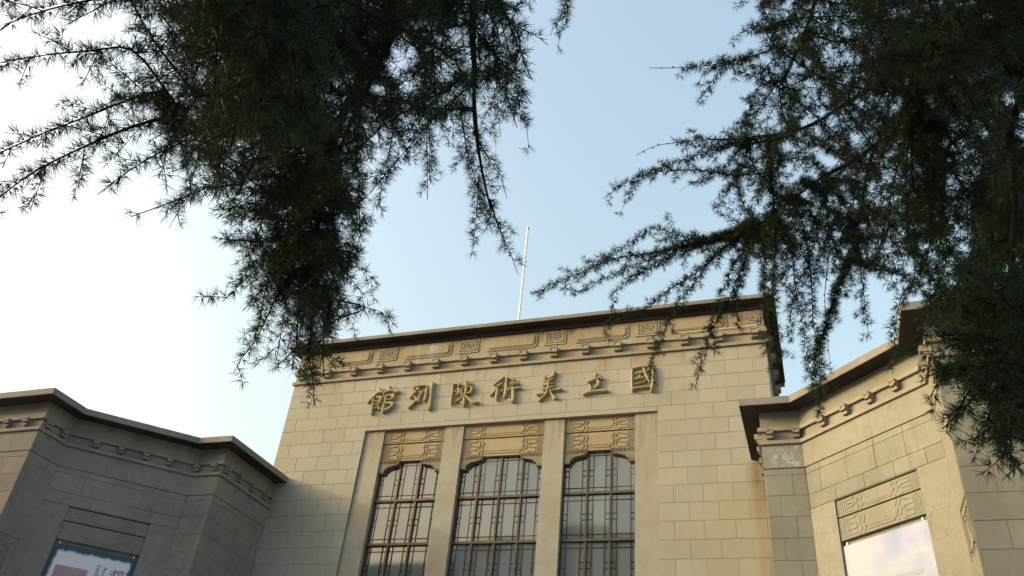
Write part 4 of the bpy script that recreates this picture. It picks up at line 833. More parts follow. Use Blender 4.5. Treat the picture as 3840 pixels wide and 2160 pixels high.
[(-1.318,-15.328,1.489),(-1.224,-15.341,1.443),(-1.135,-15.384,1.406),(-1.158,-15.499,1.346),(-1.182,-15.614,1.214)],
[(-1.337,-15.322,1.798),(-1.341,-15.265,1.823),(-1.352,-15.219,1.849),(-1.396,-15.283,1.763),(-1.44,-15.346,1.607)],
[(-1.325,-15.304,1.455),(-1.383,-15.279,1.471),(-1.44,-15.266,1.486),(-1.436,-15.349,1.39),(-1.431,-15.432,1.218)],
[(-1.287,-15.412,1.602),(-1.331,-15.407,1.608),(-1.365,-15.404,1.616),(-1.264,-15.422,1.54),(-1.163,-15.441,1.392)],
[(-1.266,-15.463,1.671),(-1.362,-15.474,1.643),(-1.45,-15.469,1.613),(-1.414,-15.403,1.504),(-1.378,-15.337,1.314)],
[(-1.308,-15.36,1.534),(-1.338,-15.328,1.556),(-1.373,-15.305,1.577),(-1.415,-15.398,1.446),(-1.457,-15.49,1.215)],
[(-1.23,-15.89,1.654),(-1.143,-15.789,1.542),(-1.105,-15.684,1.462),(-1.256,-15.673,1.45),(-1.407,-15.663,1.361)],
[(-1.287,-15.412,1.602),(-1.368,-15.435,1.621),(-1.458,-15.446,1.637),(-1.493,-15.404,1.551),(-1.529,-15.363,1.405)],
[(-1.304,-15.368,1.546),(-1.336,-15.407,1.505),(-1.354,-15.44,1.468),(-1.249,-15.397,1.393),(-1.144,-15.353,1.241)],
[(-1.352,-15.282,1.747),(-1.37,-15.288,1.739),(-1.385,-15.291,1.73),(-1.336,-15.254,1.633),(-1.288,-15.217,1.466)],
[(-1.372,-15.184,1.631),(-1.459,-15.11,1.624),(-1.527,-15.052,1.62),(-1.463,-15.11,1.548),(-1.4,-15.167,1.41)],
[(-1.322,-15.342,1.826),(-1.384,-15.353,1.836),(-1.433,-15.361,1.849),(-1.307,-15.332,1.738),(-1.18,-15.304,1.528)],
[(-1.342,-15.25,1.376),(-1.328,-15.287,1.337),(-1.304,-15.336,1.302),(-1.236,-15.417,1.229),(-1.168,-15.497,1.082)],
[(-1.379,-15.923,1.491),(-1.378,-15.854,1.472),(-1.364,-15.762,1.47),(-1.275,-15.614,1.449),(-1.186,-15.465,1.339)],
[(-1.263,-15.472,1.682),(-1.29,-15.439,1.693),(-1.316,-15.407,1.7),(-1.314,-15.414,1.589),(-1.312,-15.42,1.408)],
[(-1.323,-15.312,1.467),(-1.335,-15.337,1.448),(-1.343,-15.371,1.431),(-1.312,-15.458,1.371),(-1.281,-15.544,1.249)],
[(-1.339,-15.258,1.388),(-1.268,-15.205,1.382),(-1.217,-15.158,1.382),(-1.318,-15.186,1.319),(-1.418,-15.214,1.186)],
[(-1.294,-15.394,1.58),(-1.249,-15.393,1.571),(-1.207,-15.406,1.571),(-1.231,-15.52,1.551),(-1.254,-15.633,1.47)],
[(-1.332,-15.328,1.807),(-1.364,-15.307,1.828),(-1.39,-15.293,1.85),(-1.337,-15.366,1.755),(-1.284,-15.439,1.584)],
[(-1.22,-15.518,1.752),(-1.248,-15.596,1.661),(-1.286,-15.644,1.582),(-1.33,-15.497,1.514),(-1.373,-15.35,1.354)],
[(-1.287,-15.412,1.602),(-1.208,-15.407,1.577),(-1.147,-15.418,1.564),(-1.28,-15.534,1.531),(-1.413,-15.65,1.406)],
[(-0.961,-16.19,1.289),(-0.884,-16.304,1.182),(-0.773,-16.388,1.084),(-0.725,-16.344,1.039),(-0.676,-16.3,0.947)],
[(-0.961,-16.19,1.289),(-0.897,-16.314,1.234),(-0.824,-16.42,1.171),(-0.804,-16.381,1.076),(-0.783,-16.342,0.917)],
[(-0.961,-16.19,1.289),(-0.915,-16.191,1.142),(-0.835,-16.221,1.011),(-0.754,-16.29,0.964),(-0.674,-16.359,0.854)],
[(-0.961,-16.19,1.289),(-0.868,-16.262,1.251),(-0.756,-16.342,1.208),(-0.716,-16.36,1.127),(-0.676,-16.378,0.99)],
[(-0.961,-16.19,1.289),(-0.886,-16.275,1.22),(-0.824,-16.34,1.149),(-0.857,-16.288,1.067),(-0.89,-16.236,0.923)],
[(-0.961,-16.19,1.289),(-0.87,-16.215,1.228),(-0.762,-16.234,1.163),(-0.716,-16.22,1.075),(-0.669,-16.206,0.926)],
[(-0.966,-16.179,1.287),(-0.862,-16.125,1.211),(-0.753,-16.102,1.137),(-0.74,-16.187,1.052),(-0.727,-16.272,0.896)],
[(-0.958,-16.2,1.325),(-0.844,-16.337,1.215),(-0.709,-16.424,1.121),(-0.676,-16.341,1.071),(-0.643,-16.258,0.963)],
[(-0.961,-16.19,1.289),(-0.888,-16.247,1.214),(-0.818,-16.274,1.15),(-0.827,-16.198,1.113),(-0.837,-16.123,1.03)],
[(-0.96,-16.193,1.301),(-0.846,-16.321,1.209),(-0.721,-16.405,1.123),(-0.696,-16.303,1.036),(-0.671,-16.201,0.871)],
[(-0.961,-16.19,1.289),(-0.859,-16.242,1.197),(-0.765,-16.293,1.093),(-0.778,-16.292,1.018),(-0.79,-16.291,0.896)],
[(-0.958,-16.2,1.325),(-0.886,-16.225,1.312),(-0.813,-16.264,1.297),(-0.809,-16.332,1.189),(-0.805,-16.4,1.004)],
[(-0.959,-16.196,1.313),(-0.881,-16.265,1.289),(-0.779,-16.319,1.268),(-0.726,-16.287,1.217),(-0.673,-16.256,1.12)],
[(-0.961,-16.19,1.289),(-0.826,-16.22,1.215),(-0.705,-16.248,1.132),(-0.742,-16.243,1.014),(-0.779,-16.239,0.819)],
[(-0.952,-16.222,1.41),(-0.802,-16.364,1.272),(-0.674,-16.463,1.133),(-0.712,-16.386,1.03),(-0.751,-16.31,0.847)],
[(-0.961,-16.19,1.289),(-0.852,-16.234,1.179),(-0.772,-16.277,1.067),(-0.821,-16.275,1.002),(-0.869,-16.273,0.889)],
]
FILL_B=[
[(0.766,-14.312,3.082),(0.699,-14.444,3.193),(0.567,-14.569,3.341),(0.335,-14.542,3.29),(0.102,-14.515,3.115)],
[(1.662,-13.972,3.308),(1.639,-13.911,3.456),(1.607,-13.897,3.623),(1.561,-14.126,3.526),(1.515,-14.355,3.293)],
[(0.895,-13.853,3.166),(0.916,-13.729,3.236),(0.919,-13.57,3.311),(0.855,-13.449,3.189),(0.79,-13.328,2.961)],
[(0.109,-13.747,2.809),(0.083,-13.823,2.732),(0.088,-13.913,2.679),(0.242,-13.981,2.669),(0.395,-14.049,2.575)],
[(0.197,-14.638,2.84),(0.214,-14.539,2.974),(0.256,-14.394,3.124),(0.324,-14.264,3.042),(0.392,-14.133,2.866)],
[(1.231,-14.402,3.269),(1.172,-14.487,3.321),(1.081,-14.555,3.389),(0.871,-14.437,3.298),(0.661,-14.32,3.069)],
[(0.311,-14.875,3.135),(0.184,-14.774,3.217),(0.069,-14.615,3.323),(0.114,-14.4,3.236),(0.159,-14.185,3.023)],
[(1.588,-14.469,3.398),(1.536,-14.413,3.545),(1.43,-14.378,3.72),(1.227,-14.456,3.654),(1.023,-14.533,3.467)],
[(0.311,-14.875,3.135),(0.322,-14.83,3.449),(0.405,-14.742,3.778),(0.57,-14.642,3.632),(0.735,-14.542,3.347)],
[(0.311,-14.875,3.135),(0.238,-14.937,3.37),(0.165,-14.972,3.59),(0.167,-14.896,3.386),(0.169,-14.821,3.047)],
[(1.296,-13.925,3.255),(1.308,-13.823,3.374),(1.351,-13.719,3.492),(1.492,-13.709,3.315),(1.633,-13.699,3.002)],
[(1.018,-14.373,3.186),(1.017,-14.319,3.178),(1.032,-14.262,3.175),(1.233,-14.22,3.07),(1.434,-14.179,2.837)],
[(1.17,-14.393,3.245),(1.116,-14.36,3.4),(1.09,-14.318,3.551),(1.193,-14.284,3.4),(1.297,-14.251,3.136)],
[(0.547,-13.851,3.024),(0.578,-13.949,3.063),(0.645,-14.039,3.124),(0.858,-13.989,3.083),(1.07,-13.938,2.926)],
[(0.332,-14.2,2.887),(0.326,-14.294,2.87),(0.32,-14.383,2.846),(0.324,-14.35,2.643),(0.328,-14.317,2.309)],
[(0.951,-13.981,2.606),(0.995,-14.126,2.529),(1.029,-14.323,2.466),(1.0,-14.463,2.383),(0.97,-14.603,2.208)],
[(0.287,-14.812,3.021),(0.457,-14.77,2.92),(0.591,-14.71,2.819),(0.481,-14.659,2.682),(0.372,-14.607,2.437)],
[(0.752,-13.819,3.119),(0.733,-13.845,3.153),(0.705,-13.874,3.186),(0.607,-13.907,3.06),(0.51,-13.941,2.837)],
[(0.388,-14.209,2.914),(0.473,-14.246,2.75),(0.53,-14.304,2.583),(0.423,-14.383,2.403),(0.317,-14.462,2.09)],
[(0.269,-14.765,2.936),(0.482,-14.749,2.844),(0.712,-14.804,2.797),(0.771,-15.059,2.755),(0.83,-15.314,2.576)],
[(0.202,-14.648,2.848),(0.246,-14.713,2.631),(0.243,-14.734,2.449),(0.113,-14.61,2.409),(-0.018,-14.486,2.272)],
[(1.018,-14.373,3.186),(1.019,-14.298,3.189),(1.015,-14.236,3.192),(0.974,-14.337,3.07),(0.932,-14.439,2.85)],
[(0.311,-14.875,3.135),(0.347,-14.756,3.365),(0.345,-14.64,3.585),(0.243,-14.649,3.394),(0.141,-14.659,3.069)],
[(-0.072,-13.679,2.731),(-0.141,-13.598,3.009),(-0.126,-13.472,3.328),(0.045,-13.382,3.255),(0.216,-13.292,3.071)],
[(0.636,-14.269,3.025),(0.673,-14.285,2.922),(0.707,-14.333,2.828),(0.684,-14.533,2.723),(0.661,-14.733,2.493)],
[(1.018,-14.373,3.186),(1.051,-14.461,3.028),(1.126,-14.544,2.874),(1.251,-14.529,2.75),(1.375,-14.514,2.523)],
[(0.9,-14.099,2.899),(0.863,-14.179,2.808),(0.851,-14.243,2.723),(0.963,-14.176,2.628),(1.075,-14.109,2.439)],
[(0.876,-14.233,3.034),(0.89,-14.269,2.987),(0.915,-14.302,2.938),(1.005,-14.271,2.794),(1.095,-14.24,2.544)],
[(0.311,-14.875,3.135),(0.413,-14.764,3.189),(0.517,-14.606,3.253),(0.522,-14.485,3.169),(0.527,-14.364,3.0)],
[(0.273,-13.796,2.877),(0.311,-13.827,2.803),(0.374,-13.848,2.74),(0.5,-13.794,2.682),(0.626,-13.741,2.543)],
[(1.559,-14.463,3.387),(1.533,-14.4,3.434),(1.49,-14.353,3.49),(1.345,-14.487,3.412),(1.199,-14.622,3.218)],
[(0.311,-14.875,3.135),(0.491,-14.846,3.212),(0.655,-14.792,3.281),(0.601,-14.706,3.097),(0.547,-14.619,2.784)],
[(0.098,-14.518,2.742),(0.239,-14.428,2.608),(0.364,-14.34,2.459),(0.331,-14.345,2.33),(0.298,-14.351,2.118)],
[(0.844,-14.339,3.115),(0.735,-14.271,3.386),(0.655,-14.211,3.638),(0.717,-14.228,3.449),(0.778,-14.246,3.135)],
[(0.323,-15.064,2.844),(0.395,-15.081,2.913),(0.461,-15.08,2.981),(0.415,-14.957,2.813),(0.37,-14.834,2.517)],
[(0.366,-14.205,2.903),(0.446,-14.097,2.782),(0.537,-14.036,2.683),(0.585,-14.244,2.608),(0.633,-14.451,2.413)],
[(0.934,-14.03,2.774),(1.052,-14.25,2.712),(1.121,-14.494,2.651),(1.018,-14.542,2.522),(0.915,-14.59,2.29)],
[(0.269,-14.765,2.936),(0.216,-14.82,2.875),(0.183,-14.859,2.824),(0.317,-14.747,2.75),(0.452,-14.635,2.572)],
[(1.588,-14.469,3.398),(1.541,-14.479,3.488),(1.496,-14.466,3.58),(1.508,-14.363,3.477),(1.52,-14.259,3.288)],
[(-0.059,-14.173,2.829),(-0.049,-14.085,3.045),(0.016,-14.043,3.29),(0.135,-14.143,3.227),(0.254,-14.244,3.074)],
[(1.292,-14.41,3.293),(1.286,-14.478,3.327),(1.257,-14.549,3.368),(1.071,-14.577,3.272),(0.885,-14.606,3.06)],
[(0.61,-14.26,3.014),(0.604,-14.351,2.913),(0.636,-14.437,2.829),(0.86,-14.41,2.741),(1.084,-14.384,2.521)],
[(0.219,-14.677,2.87),(0.37,-14.704,2.736),(0.539,-14.672,2.632),(0.608,-14.439,2.562),(0.678,-14.205,2.358)],
[(0.866,-15.056,2.368),(0.794,-14.835,2.439),(0.736,-14.529,2.546),(0.774,-14.29,2.452),(0.813,-14.052,2.218)],
[(1.204,-13.913,3.242),(1.165,-13.908,3.388),(1.084,-13.934,3.557),(0.919,-14.058,3.489),(0.754,-14.183,3.305)],
[(0.566,-15.133,2.657),(0.613,-15.165,2.755),(0.656,-15.169,2.857),(0.643,-15.051,2.759),(0.629,-14.934,2.571)],
[(1.018,-14.373,3.186),(0.967,-14.383,3.333),(0.948,-14.411,3.484),(1.032,-14.46,3.391),(1.116,-14.509,3.219)],
[(0.213,-14.667,2.862),(0.33,-14.651,2.8),(0.466,-14.62,2.733),(0.535,-14.569,2.593),(0.605,-14.518,2.352)],
[(0.287,-14.812,3.021),(0.222,-14.862,2.995),(0.18,-14.912,2.978),(0.336,-14.914,2.908),(0.492,-14.916,2.744)],
[(1.268,-15.06,2.666),(1.198,-15.037,2.806),(1.137,-15.011,2.935),(1.164,-15.002,2.785),(1.191,-14.993,2.539)],
[(0.195,-13.78,2.841),(0.179,-13.87,2.778),(0.18,-13.964,2.709),(0.252,-13.976,2.563),(0.325,-13.987,2.317)],
[(0.547,-13.851,3.024),(0.37,-13.96,3.304),(0.161,-14.18,3.629),(0.123,-14.315,3.569),(0.085,-14.451,3.425)],
[(1.177,-15.076,2.633),(1.176,-14.898,2.579),(1.151,-14.689,2.523),(1.064,-14.58,2.348),(0.976,-14.47,2.038)],
[(0.098,-14.518,2.742),(0.099,-14.497,2.598),(0.136,-14.481,2.461),(0.251,-14.497,2.37),(0.367,-14.513,2.194)],
[(0.896,-14.107,2.908),(0.882,-14.078,2.92),(0.86,-14.049,2.933),(0.722,-14.044,2.818),(0.584,-14.038,2.598)],
[(0.052,-13.726,2.787),(0.023,-13.736,2.912),(0.027,-13.764,3.05),(0.153,-13.83,2.98),(0.279,-13.896,2.822)],
[(0.866,-13.846,3.157),(0.674,-13.952,3.524),(0.498,-14.023,3.864),(0.524,-13.967,3.667),(0.55,-13.911,3.341)],
[(1.261,-14.406,3.281),(1.138,-14.414,3.58),(1.055,-14.427,3.863),(1.107,-14.433,3.744),(1.158,-14.439,3.545)],
[(1.44,-14.439,3.346),(1.392,-14.295,3.46),(1.344,-14.132,3.562),(1.343,-14.093,3.442),(1.341,-14.054,3.243)],
[(0.714,-14.295,3.059),(0.585,-14.237,3.385),(0.402,-14.297,3.806),(0.303,-14.509,3.801),(0.204,-14.722,3.679)],
[(1.261,-14.406,3.281),(1.174,-14.562,3.309),(1.047,-14.696,3.344),(0.885,-14.604,3.198),(0.723,-14.511,2.916)],
[(1.359,-15.044,2.699),(1.308,-14.884,2.72),(1.228,-14.763,2.764),(1.112,-14.911,2.708),(0.996,-15.06,2.546)],
[(0.636,-14.269,3.025),(0.631,-14.242,3.117),(0.658,-14.211,3.225),(0.875,-14.176,3.165),(1.092,-14.141,2.986)],
[(0.105,-14.526,2.748),(0.137,-14.511,2.735),(0.168,-14.502,2.721),(0.14,-14.577,2.593),(0.112,-14.651,2.372)],
[(0.869,-14.157,2.966),(0.798,-14.185,2.918),(0.737,-14.21,2.866),(0.819,-14.18,2.678),(0.902,-14.15,2.361)],
[(0.584,-14.251,3.003),(0.601,-14.402,2.898),(0.571,-14.554,2.805),(0.403,-14.56,2.691),(0.235,-14.566,2.463)],
[(1.139,-14.389,3.233),(1.058,-14.428,3.345),(0.94,-14.451,3.465),(0.756,-14.373,3.324),(0.572,-14.295,3.044)],
[(0.957,-14.364,3.162),(0.948,-14.588,3.066),(0.954,-14.875,2.978),(0.998,-15.052,2.814),(1.042,-15.229,2.506)],
[(-0.041,-14.172,2.828),(-0.048,-14.166,2.75),(-0.043,-14.142,2.679),(0.064,-13.988,2.575),(0.17,-13.834,2.352)],
[(1.359,-15.044,2.699),(1.353,-14.86,2.735),(1.294,-14.696,2.801),(1.12,-14.764,2.754),(0.946,-14.833,2.606)],
[(1.2,-14.397,3.257),(1.215,-14.285,3.252),(1.241,-14.189,3.245),(1.298,-14.277,3.098),(1.355,-14.366,2.841)],
[(0.311,-14.875,3.135),(0.261,-14.78,3.445),(0.181,-14.625,3.75),(0.127,-14.518,3.597),(0.073,-14.411,3.328)],
[(0.866,-13.846,3.157),(0.819,-13.721,3.252),(0.726,-13.601,3.358),(0.557,-13.621,3.247),(0.387,-13.641,3.022)],
[(0.926,-14.36,3.15),(0.881,-14.302,3.232),(0.811,-14.237,3.315),(0.718,-14.211,3.213),(0.625,-14.185,3.028)],
[(0.311,-14.875,3.135),(0.163,-14.75,3.406),(0.119,-14.649,3.742),(0.305,-14.692,3.712),(0.491,-14.735,3.583)],
[(0.628,-15.131,2.639),(0.674,-15.089,2.761),(0.707,-15.067,2.88),(0.661,-15.137,2.751),(0.616,-15.207,2.53)],
[(0.311,-14.875,3.135),(0.478,-14.941,3.135),(0.606,-14.999,3.143),(0.413,-14.957,2.993),(0.22,-14.915,2.7)],
[(0.302,-14.851,3.092),(0.381,-14.806,3.094),(0.484,-14.767,3.101),(0.676,-14.812,2.952),(0.868,-14.858,2.661)],
[(0.273,-13.796,2.877),(0.199,-13.852,2.978),(0.142,-13.932,3.079),(0.219,-14.046,2.924),(0.295,-14.159,2.647)],
[(1.055,-15.097,2.589),(1.033,-14.995,2.601),(0.98,-14.905,2.629),(0.803,-14.975,2.571),(0.626,-15.045,2.407)],
[(0.254,-14.188,2.848),(0.331,-14.187,2.659),(0.445,-14.193,2.464),(0.528,-14.207,2.335),(0.612,-14.22,2.112)],
[(1.067,-13.895,3.222),(1.109,-13.635,3.308),(1.169,-13.439,3.41),(1.222,-13.625,3.283),(1.275,-13.81,3.026)],
[(1.2,-14.397,3.257),(1.213,-14.402,3.232),(1.22,-14.403,3.208),(1.113,-14.317,3.092),(1.005,-14.231,2.872)],
[(1.018,-14.373,3.186),(1.037,-14.386,3.149),(1.059,-14.389,3.115),(1.108,-14.179,2.981),(1.158,-13.97,2.705)],
[(1.067,-13.895,3.222),(1.07,-13.649,3.341),(1.074,-13.453,3.457),(1.075,-13.602,3.272),(1.076,-13.751,2.944)],
[(0.311,-14.875,3.135),(0.494,-14.948,3.169),(0.653,-14.969,3.231),(0.572,-14.79,3.178),(0.491,-14.611,3.019)],
[(0.422,-15.103,2.752),(0.424,-15.035,2.725),(0.432,-14.957,2.695),(0.469,-14.892,2.552),(0.506,-14.827,2.309)],
[(0.483,-13.755,2.931),(0.551,-13.711,2.938),(0.633,-13.674,2.943),(0.727,-13.719,2.799),(0.822,-13.764,2.546)],
[(1.109,-14.385,3.222),(1.073,-14.359,3.352),(1.057,-14.355,3.483),(1.159,-14.476,3.319),(1.262,-14.598,3.021)],
[(0.866,-13.846,3.157),(0.828,-13.822,3.266),(0.792,-13.817,3.372),(0.804,-13.911,3.217),(0.815,-14.005,2.95)],
[(0.48,-14.94,2.127),(0.365,-15.149,1.973),(0.314,-15.385,1.829),(0.445,-15.443,1.71),(0.575,-15.501,1.485)],
[(0.788,-15.063,2.009),(0.743,-15.197,1.998),(0.695,-15.381,2.011),(0.688,-15.518,1.969),(0.682,-15.655,1.851)],
[(0.504,-14.95,2.13),(0.41,-15.128,2.106),(0.347,-15.35,2.091),(0.398,-15.423,2.02),(0.45,-15.495,1.884)],
[(0.576,-14.98,2.14),(0.494,-15.135,2.02),(0.47,-15.312,1.928),(0.659,-15.384,1.856),(0.848,-15.456,1.668)],
[(0.743,-15.045,1.945),(0.645,-15.318,1.945),(0.514,-15.624,1.933),(0.463,-15.673,1.801),(0.411,-15.723,1.577)],
[(0.536,-15.135,2.667),(0.516,-15.232,2.592),(0.489,-15.337,2.508),(0.464,-15.363,2.383),(0.44,-15.388,2.175)],
[(0.552,-14.97,2.136),(0.457,-15.261,1.959),(0.406,-15.496,1.783),(0.48,-15.401,1.652),(0.554,-15.306,1.415)],
[(0.48,-14.94,2.127),(0.422,-15.062,2.073),(0.367,-15.218,2.02),(0.38,-15.351,1.877),(0.393,-15.484,1.619)],
[(0.868,-15.083,2.066),(0.85,-15.353,2.043),(0.752,-15.62,2.05),(0.625,-15.616,1.993),(0.499,-15.613,1.861)],
[(0.657,-15.013,2.159),(0.639,-15.063,2.151),(0.609,-15.106,2.148),(0.47,-15.031,2.055),(0.33,-14.956,1.858)],
[(0.48,-14.94,2.127),(0.206,-15.221,1.961),(0.046,-15.534,1.845),(0.238,-15.587,1.768),(0.431,-15.64,1.576)],
[(0.657,-15.013,2.159),(0.6,-15.087,2.169),(0.564,-15.177,2.187),(0.669,-15.26,2.112),(0.773,-15.344,1.951)],
[(0.766,-15.054,1.977),(0.622,-15.303,1.896),(0.496,-15.498,1.815),(0.519,-15.424,1.725),(0.541,-15.35,1.566)],
[(0.6,-14.99,2.143),(0.572,-15.119,2.087),(0.572,-15.233,2.035),(0.684,-15.171,1.927),(0.797,-15.109,1.721)],
[(0.597,-15.132,2.648),(0.573,-15.228,2.468),(0.567,-15.27,2.325),(0.625,-15.1,2.308),(0.683,-14.931,2.201)],
[(0.728,-15.038,2.236),(0.713,-15.168,2.217),(0.676,-15.326,2.201),(0.596,-15.424,2.09),(0.516,-15.523,1.88)],
[(0.857,-15.08,2.057),(0.833,-15.243,2.061),(0.778,-15.41,2.061),(0.69,-15.423,1.931),(0.601,-15.436,1.706)],
[(0.566,-15.133,2.657),(0.512,-15.482,2.328),(0.454,-15.707,2.048),(0.451,-15.574,1.992),(0.448,-15.44,1.858)],
[(0.772,-15.053,2.285),(0.694,-15.215,2.247),(0.618,-15.35,2.201),(0.623,-15.259,2.033),(0.629,-15.168,1.747)],
[(0.356,-15.077,2.814),(0.322,-15.093,2.794),(0.297,-15.113,2.775),(0.411,-15.166,2.642),(0.526,-15.219,2.402)],
[(0.505,-15.136,2.676),(0.43,-15.065,2.567),(0.387,-15.003,2.461),(0.489,-15.03,2.367),(0.591,-15.057,2.191)],
[(0.505,-15.136,2.676),(0.511,-15.282,2.607),(0.546,-15.405,2.543),(0.647,-15.32,2.431),(0.747,-15.235,2.219)],
[(0.624,-15.0,2.146),(0.565,-15.136,2.155),(0.484,-15.316,2.179),(0.421,-15.437,2.105),(0.358,-15.558,1.945)],
[(0.54,-14.965,2.135),(0.42,-15.196,2.13),(0.318,-15.504,2.146),(0.346,-15.63,2.066),(0.374,-15.755,1.901)],
[(0.851,-15.056,2.354),(0.816,-15.015,2.406),(0.755,-14.968,2.471),(0.546,-14.917,2.415),(0.337,-14.867,2.242)],
[(0.576,-14.98,2.14),(0.561,-15.004,2.142),(0.549,-15.021,2.148),(0.587,-14.914,2.098),(0.624,-14.808,1.981)],
[(0.472,-15.123,2.707),(0.419,-15.21,2.659),(0.366,-15.276,2.61),(0.368,-15.167,2.478),(0.371,-15.058,2.242)],
[(0.6,-14.99,2.143),(0.563,-15.098,2.162),(0.494,-15.194,2.195),(0.375,-15.147,2.141),(0.257,-15.1,2.012)],
[(0.736,-15.042,1.934),(0.6,-15.307,1.946),(0.459,-15.645,1.961),(0.452,-15.735,1.866),(0.445,-15.826,1.693)],
[(0.75,-15.048,1.955),(0.679,-15.382,1.933),(0.557,-15.715,1.895),(0.504,-15.713,1.79),(0.451,-15.712,1.612)],
[(0.109,-13.747,2.809),(0.14,-13.62,2.888),(0.152,-13.446,2.984),(0.113,-13.344,2.928),(0.075,-13.242,2.804)],
[(0.418,-13.614,2.777),(0.502,-13.694,2.684),(0.558,-13.763,2.591),(0.486,-13.736,2.507),(0.415,-13.708,2.354)],
[(0.793,-13.725,2.827),(0.774,-13.682,2.862),(0.742,-13.634,2.897),(0.63,-13.584,2.776),(0.518,-13.534,2.554)],
[(0.398,-13.768,2.959),(0.305,-13.509,3.007),(0.236,-13.275,3.042),(0.283,-13.322,2.893),(0.33,-13.369,2.644)],
[(0.123,-13.753,2.814),(0.176,-13.839,2.626),(0.2,-13.878,2.459),(0.132,-13.767,2.4),(0.065,-13.655,2.262)],
[(0.273,-13.796,2.877),(0.295,-13.756,2.829),(0.321,-13.724,2.778),(0.351,-13.778,2.649),(0.381,-13.832,2.431)],
[(-0.072,-13.679,2.731),(-0.071,-13.48,2.808),(-0.056,-13.328,2.894),(-0.019,-13.448,2.797),(0.019,-13.568,2.608)],
[(0.429,-13.637,2.804),(0.432,-13.607,2.824),(0.442,-13.581,2.844),(0.496,-13.616,2.763),(0.549,-13.651,2.619)],
[(0.414,-13.606,2.768),(0.417,-13.689,2.696),(0.4,-13.78,2.621),(0.314,-13.81,2.49),(0.228,-13.841,2.261)],
[(0.411,-13.598,2.759),(0.381,-13.559,2.796),(0.34,-13.534,2.838),(0.25,-13.644,2.745),(0.159,-13.754,2.557)],
[(0.456,-13.698,2.871),(0.435,-13.692,2.878),(0.416,-13.68,2.887),(0.448,-13.514,2.805),(0.48,-13.349,2.619)],
[(0.384,-13.54,2.69),(0.39,-13.654,2.552),(0.434,-13.811,2.451),(0.534,-13.922,2.434),(0.633,-14.033,2.341)],
[(-0.01,-13.702,2.759),(-0.013,-13.579,2.815),(0.027,-13.434,2.896),(0.178,-13.359,2.854),(0.328,-13.285,2.721)],
[(0.39,-13.554,2.707),(0.346,-13.521,2.738),(0.292,-13.489,2.766),(0.227,-13.487,2.647),(0.162,-13.485,2.446)],
[(-0.072,-13.679,2.731),(-0.1,-13.785,2.623),(-0.093,-13.869,2.537),(0.069,-13.767,2.487),(0.231,-13.665,2.334)],
[(0.629,-14.996,1.555),(0.716,-14.699,1.586),(0.817,-14.397,1.593),(0.831,-14.392,1.492),(0.845,-14.387,1.326)],
[(0.48,-14.94,2.127),(0.566,-14.692,2.185),(0.611,-14.375,2.263),(0.557,-14.282,2.195),(0.504,-14.189,2.056)],
[(0.951,-13.981,2.606),(0.914,-14.075,2.362),(0.866,-14.167,2.097),(0.852,-14.165,1.978),(0.838,-14.163,1.782)],
[(0.48,-14.94,2.127),(0.584,-14.686,2.023),(0.692,-14.512,1.968),(0.702,-14.674,1.945),(0.711,-14.836,1.837)],
[(0.949,-13.986,2.623),(0.923,-14.089,2.555),(0.929,-14.183,2.498),(1.067,-14.14,2.423),(1.205,-14.097,2.258)],
[(0.951,-13.981,2.606),(0.743,-13.989,2.463),(0.555,-13.95,2.32),(0.591,-13.868,2.216),(0.627,-13.786,2.032)],
[(0.951,-13.981,2.606),(1.047,-14.174,2.416),(1.099,-14.327,2.229),(0.999,-14.233,2.089),(0.898,-14.138,1.834)],
[(0.951,-13.981,2.606),(0.83,-13.886,2.238),(0.773,-13.877,1.913),(0.855,-13.986,1.856),(0.936,-14.095,1.718)],
[(0.48,-14.94,2.127),(0.45,-14.859,1.98),(0.459,-14.744,1.864),(0.621,-14.609,1.827),(0.782,-14.474,1.68)],
[(0.951,-13.981,2.606),(0.99,-13.917,2.349),(0.966,-13.877,2.106),(0.862,-13.916,2.028),(0.758,-13.955,1.874)],
[(0.48,-14.94,2.127),(0.636,-14.686,2.024),(0.734,-14.358,1.951),(0.669,-14.276,1.897),(0.603,-14.194,1.776)],
[(0.951,-13.981,2.606),(0.951,-13.885,2.371),(0.972,-13.84,2.141),(1.011,-13.932,2.044),(1.049,-14.025,1.866)],
[(0.951,-13.981,2.606),(0.87,-14.05,2.511),(0.82,-14.108,2.422),(0.966,-14.053,2.302),(1.112,-13.998,2.069)],
[(0.48,-14.94,2.127),(0.507,-14.642,2.005),(0.545,-14.416,1.895),(0.559,-14.51,1.822),(0.574,-14.604,1.681)],
[(0.432,-14.217,2.934),(0.505,-14.277,2.701),(0.625,-14.287,2.489),(0.751,-14.15,2.387),(0.877,-14.013,2.166)],
[(0.951,-13.981,2.606),(1.013,-14.024,2.401),(1.02,-14.078,2.212),(0.913,-14.101,2.148),(0.807,-14.124,2.012)],
[(0.683,-15.02,1.859),(0.632,-14.919,1.877),(0.544,-14.805,1.912),(0.395,-14.749,1.855),(0.246,-14.693,1.708)],
[(0.951,-13.981,2.606),(0.954,-14.048,2.515),(0.979,-14.123,2.423),(1.065,-14.159,2.302),(1.151,-14.194,2.089)],
[(0.745,-15.044,2.256),(0.76,-14.796,2.231),(0.79,-14.563,2.189),(0.817,-14.589,2.053),(0.845,-14.616,1.83)],
[(0.951,-13.981,2.606),(1.008,-13.995,2.337),(1.032,-14.067,2.077),(0.982,-14.154,1.994),(0.933,-14.24,1.838)],
[(0.951,-13.981,2.606),(0.909,-14.136,2.482),(0.882,-14.301,2.344),(0.921,-14.324,2.182),(0.959,-14.348,1.915)],
[(0.951,-13.981,2.606),(0.925,-14.074,2.544),(0.929,-14.182,2.492),(1.09,-14.261,2.398),(1.251,-14.341,2.19)],
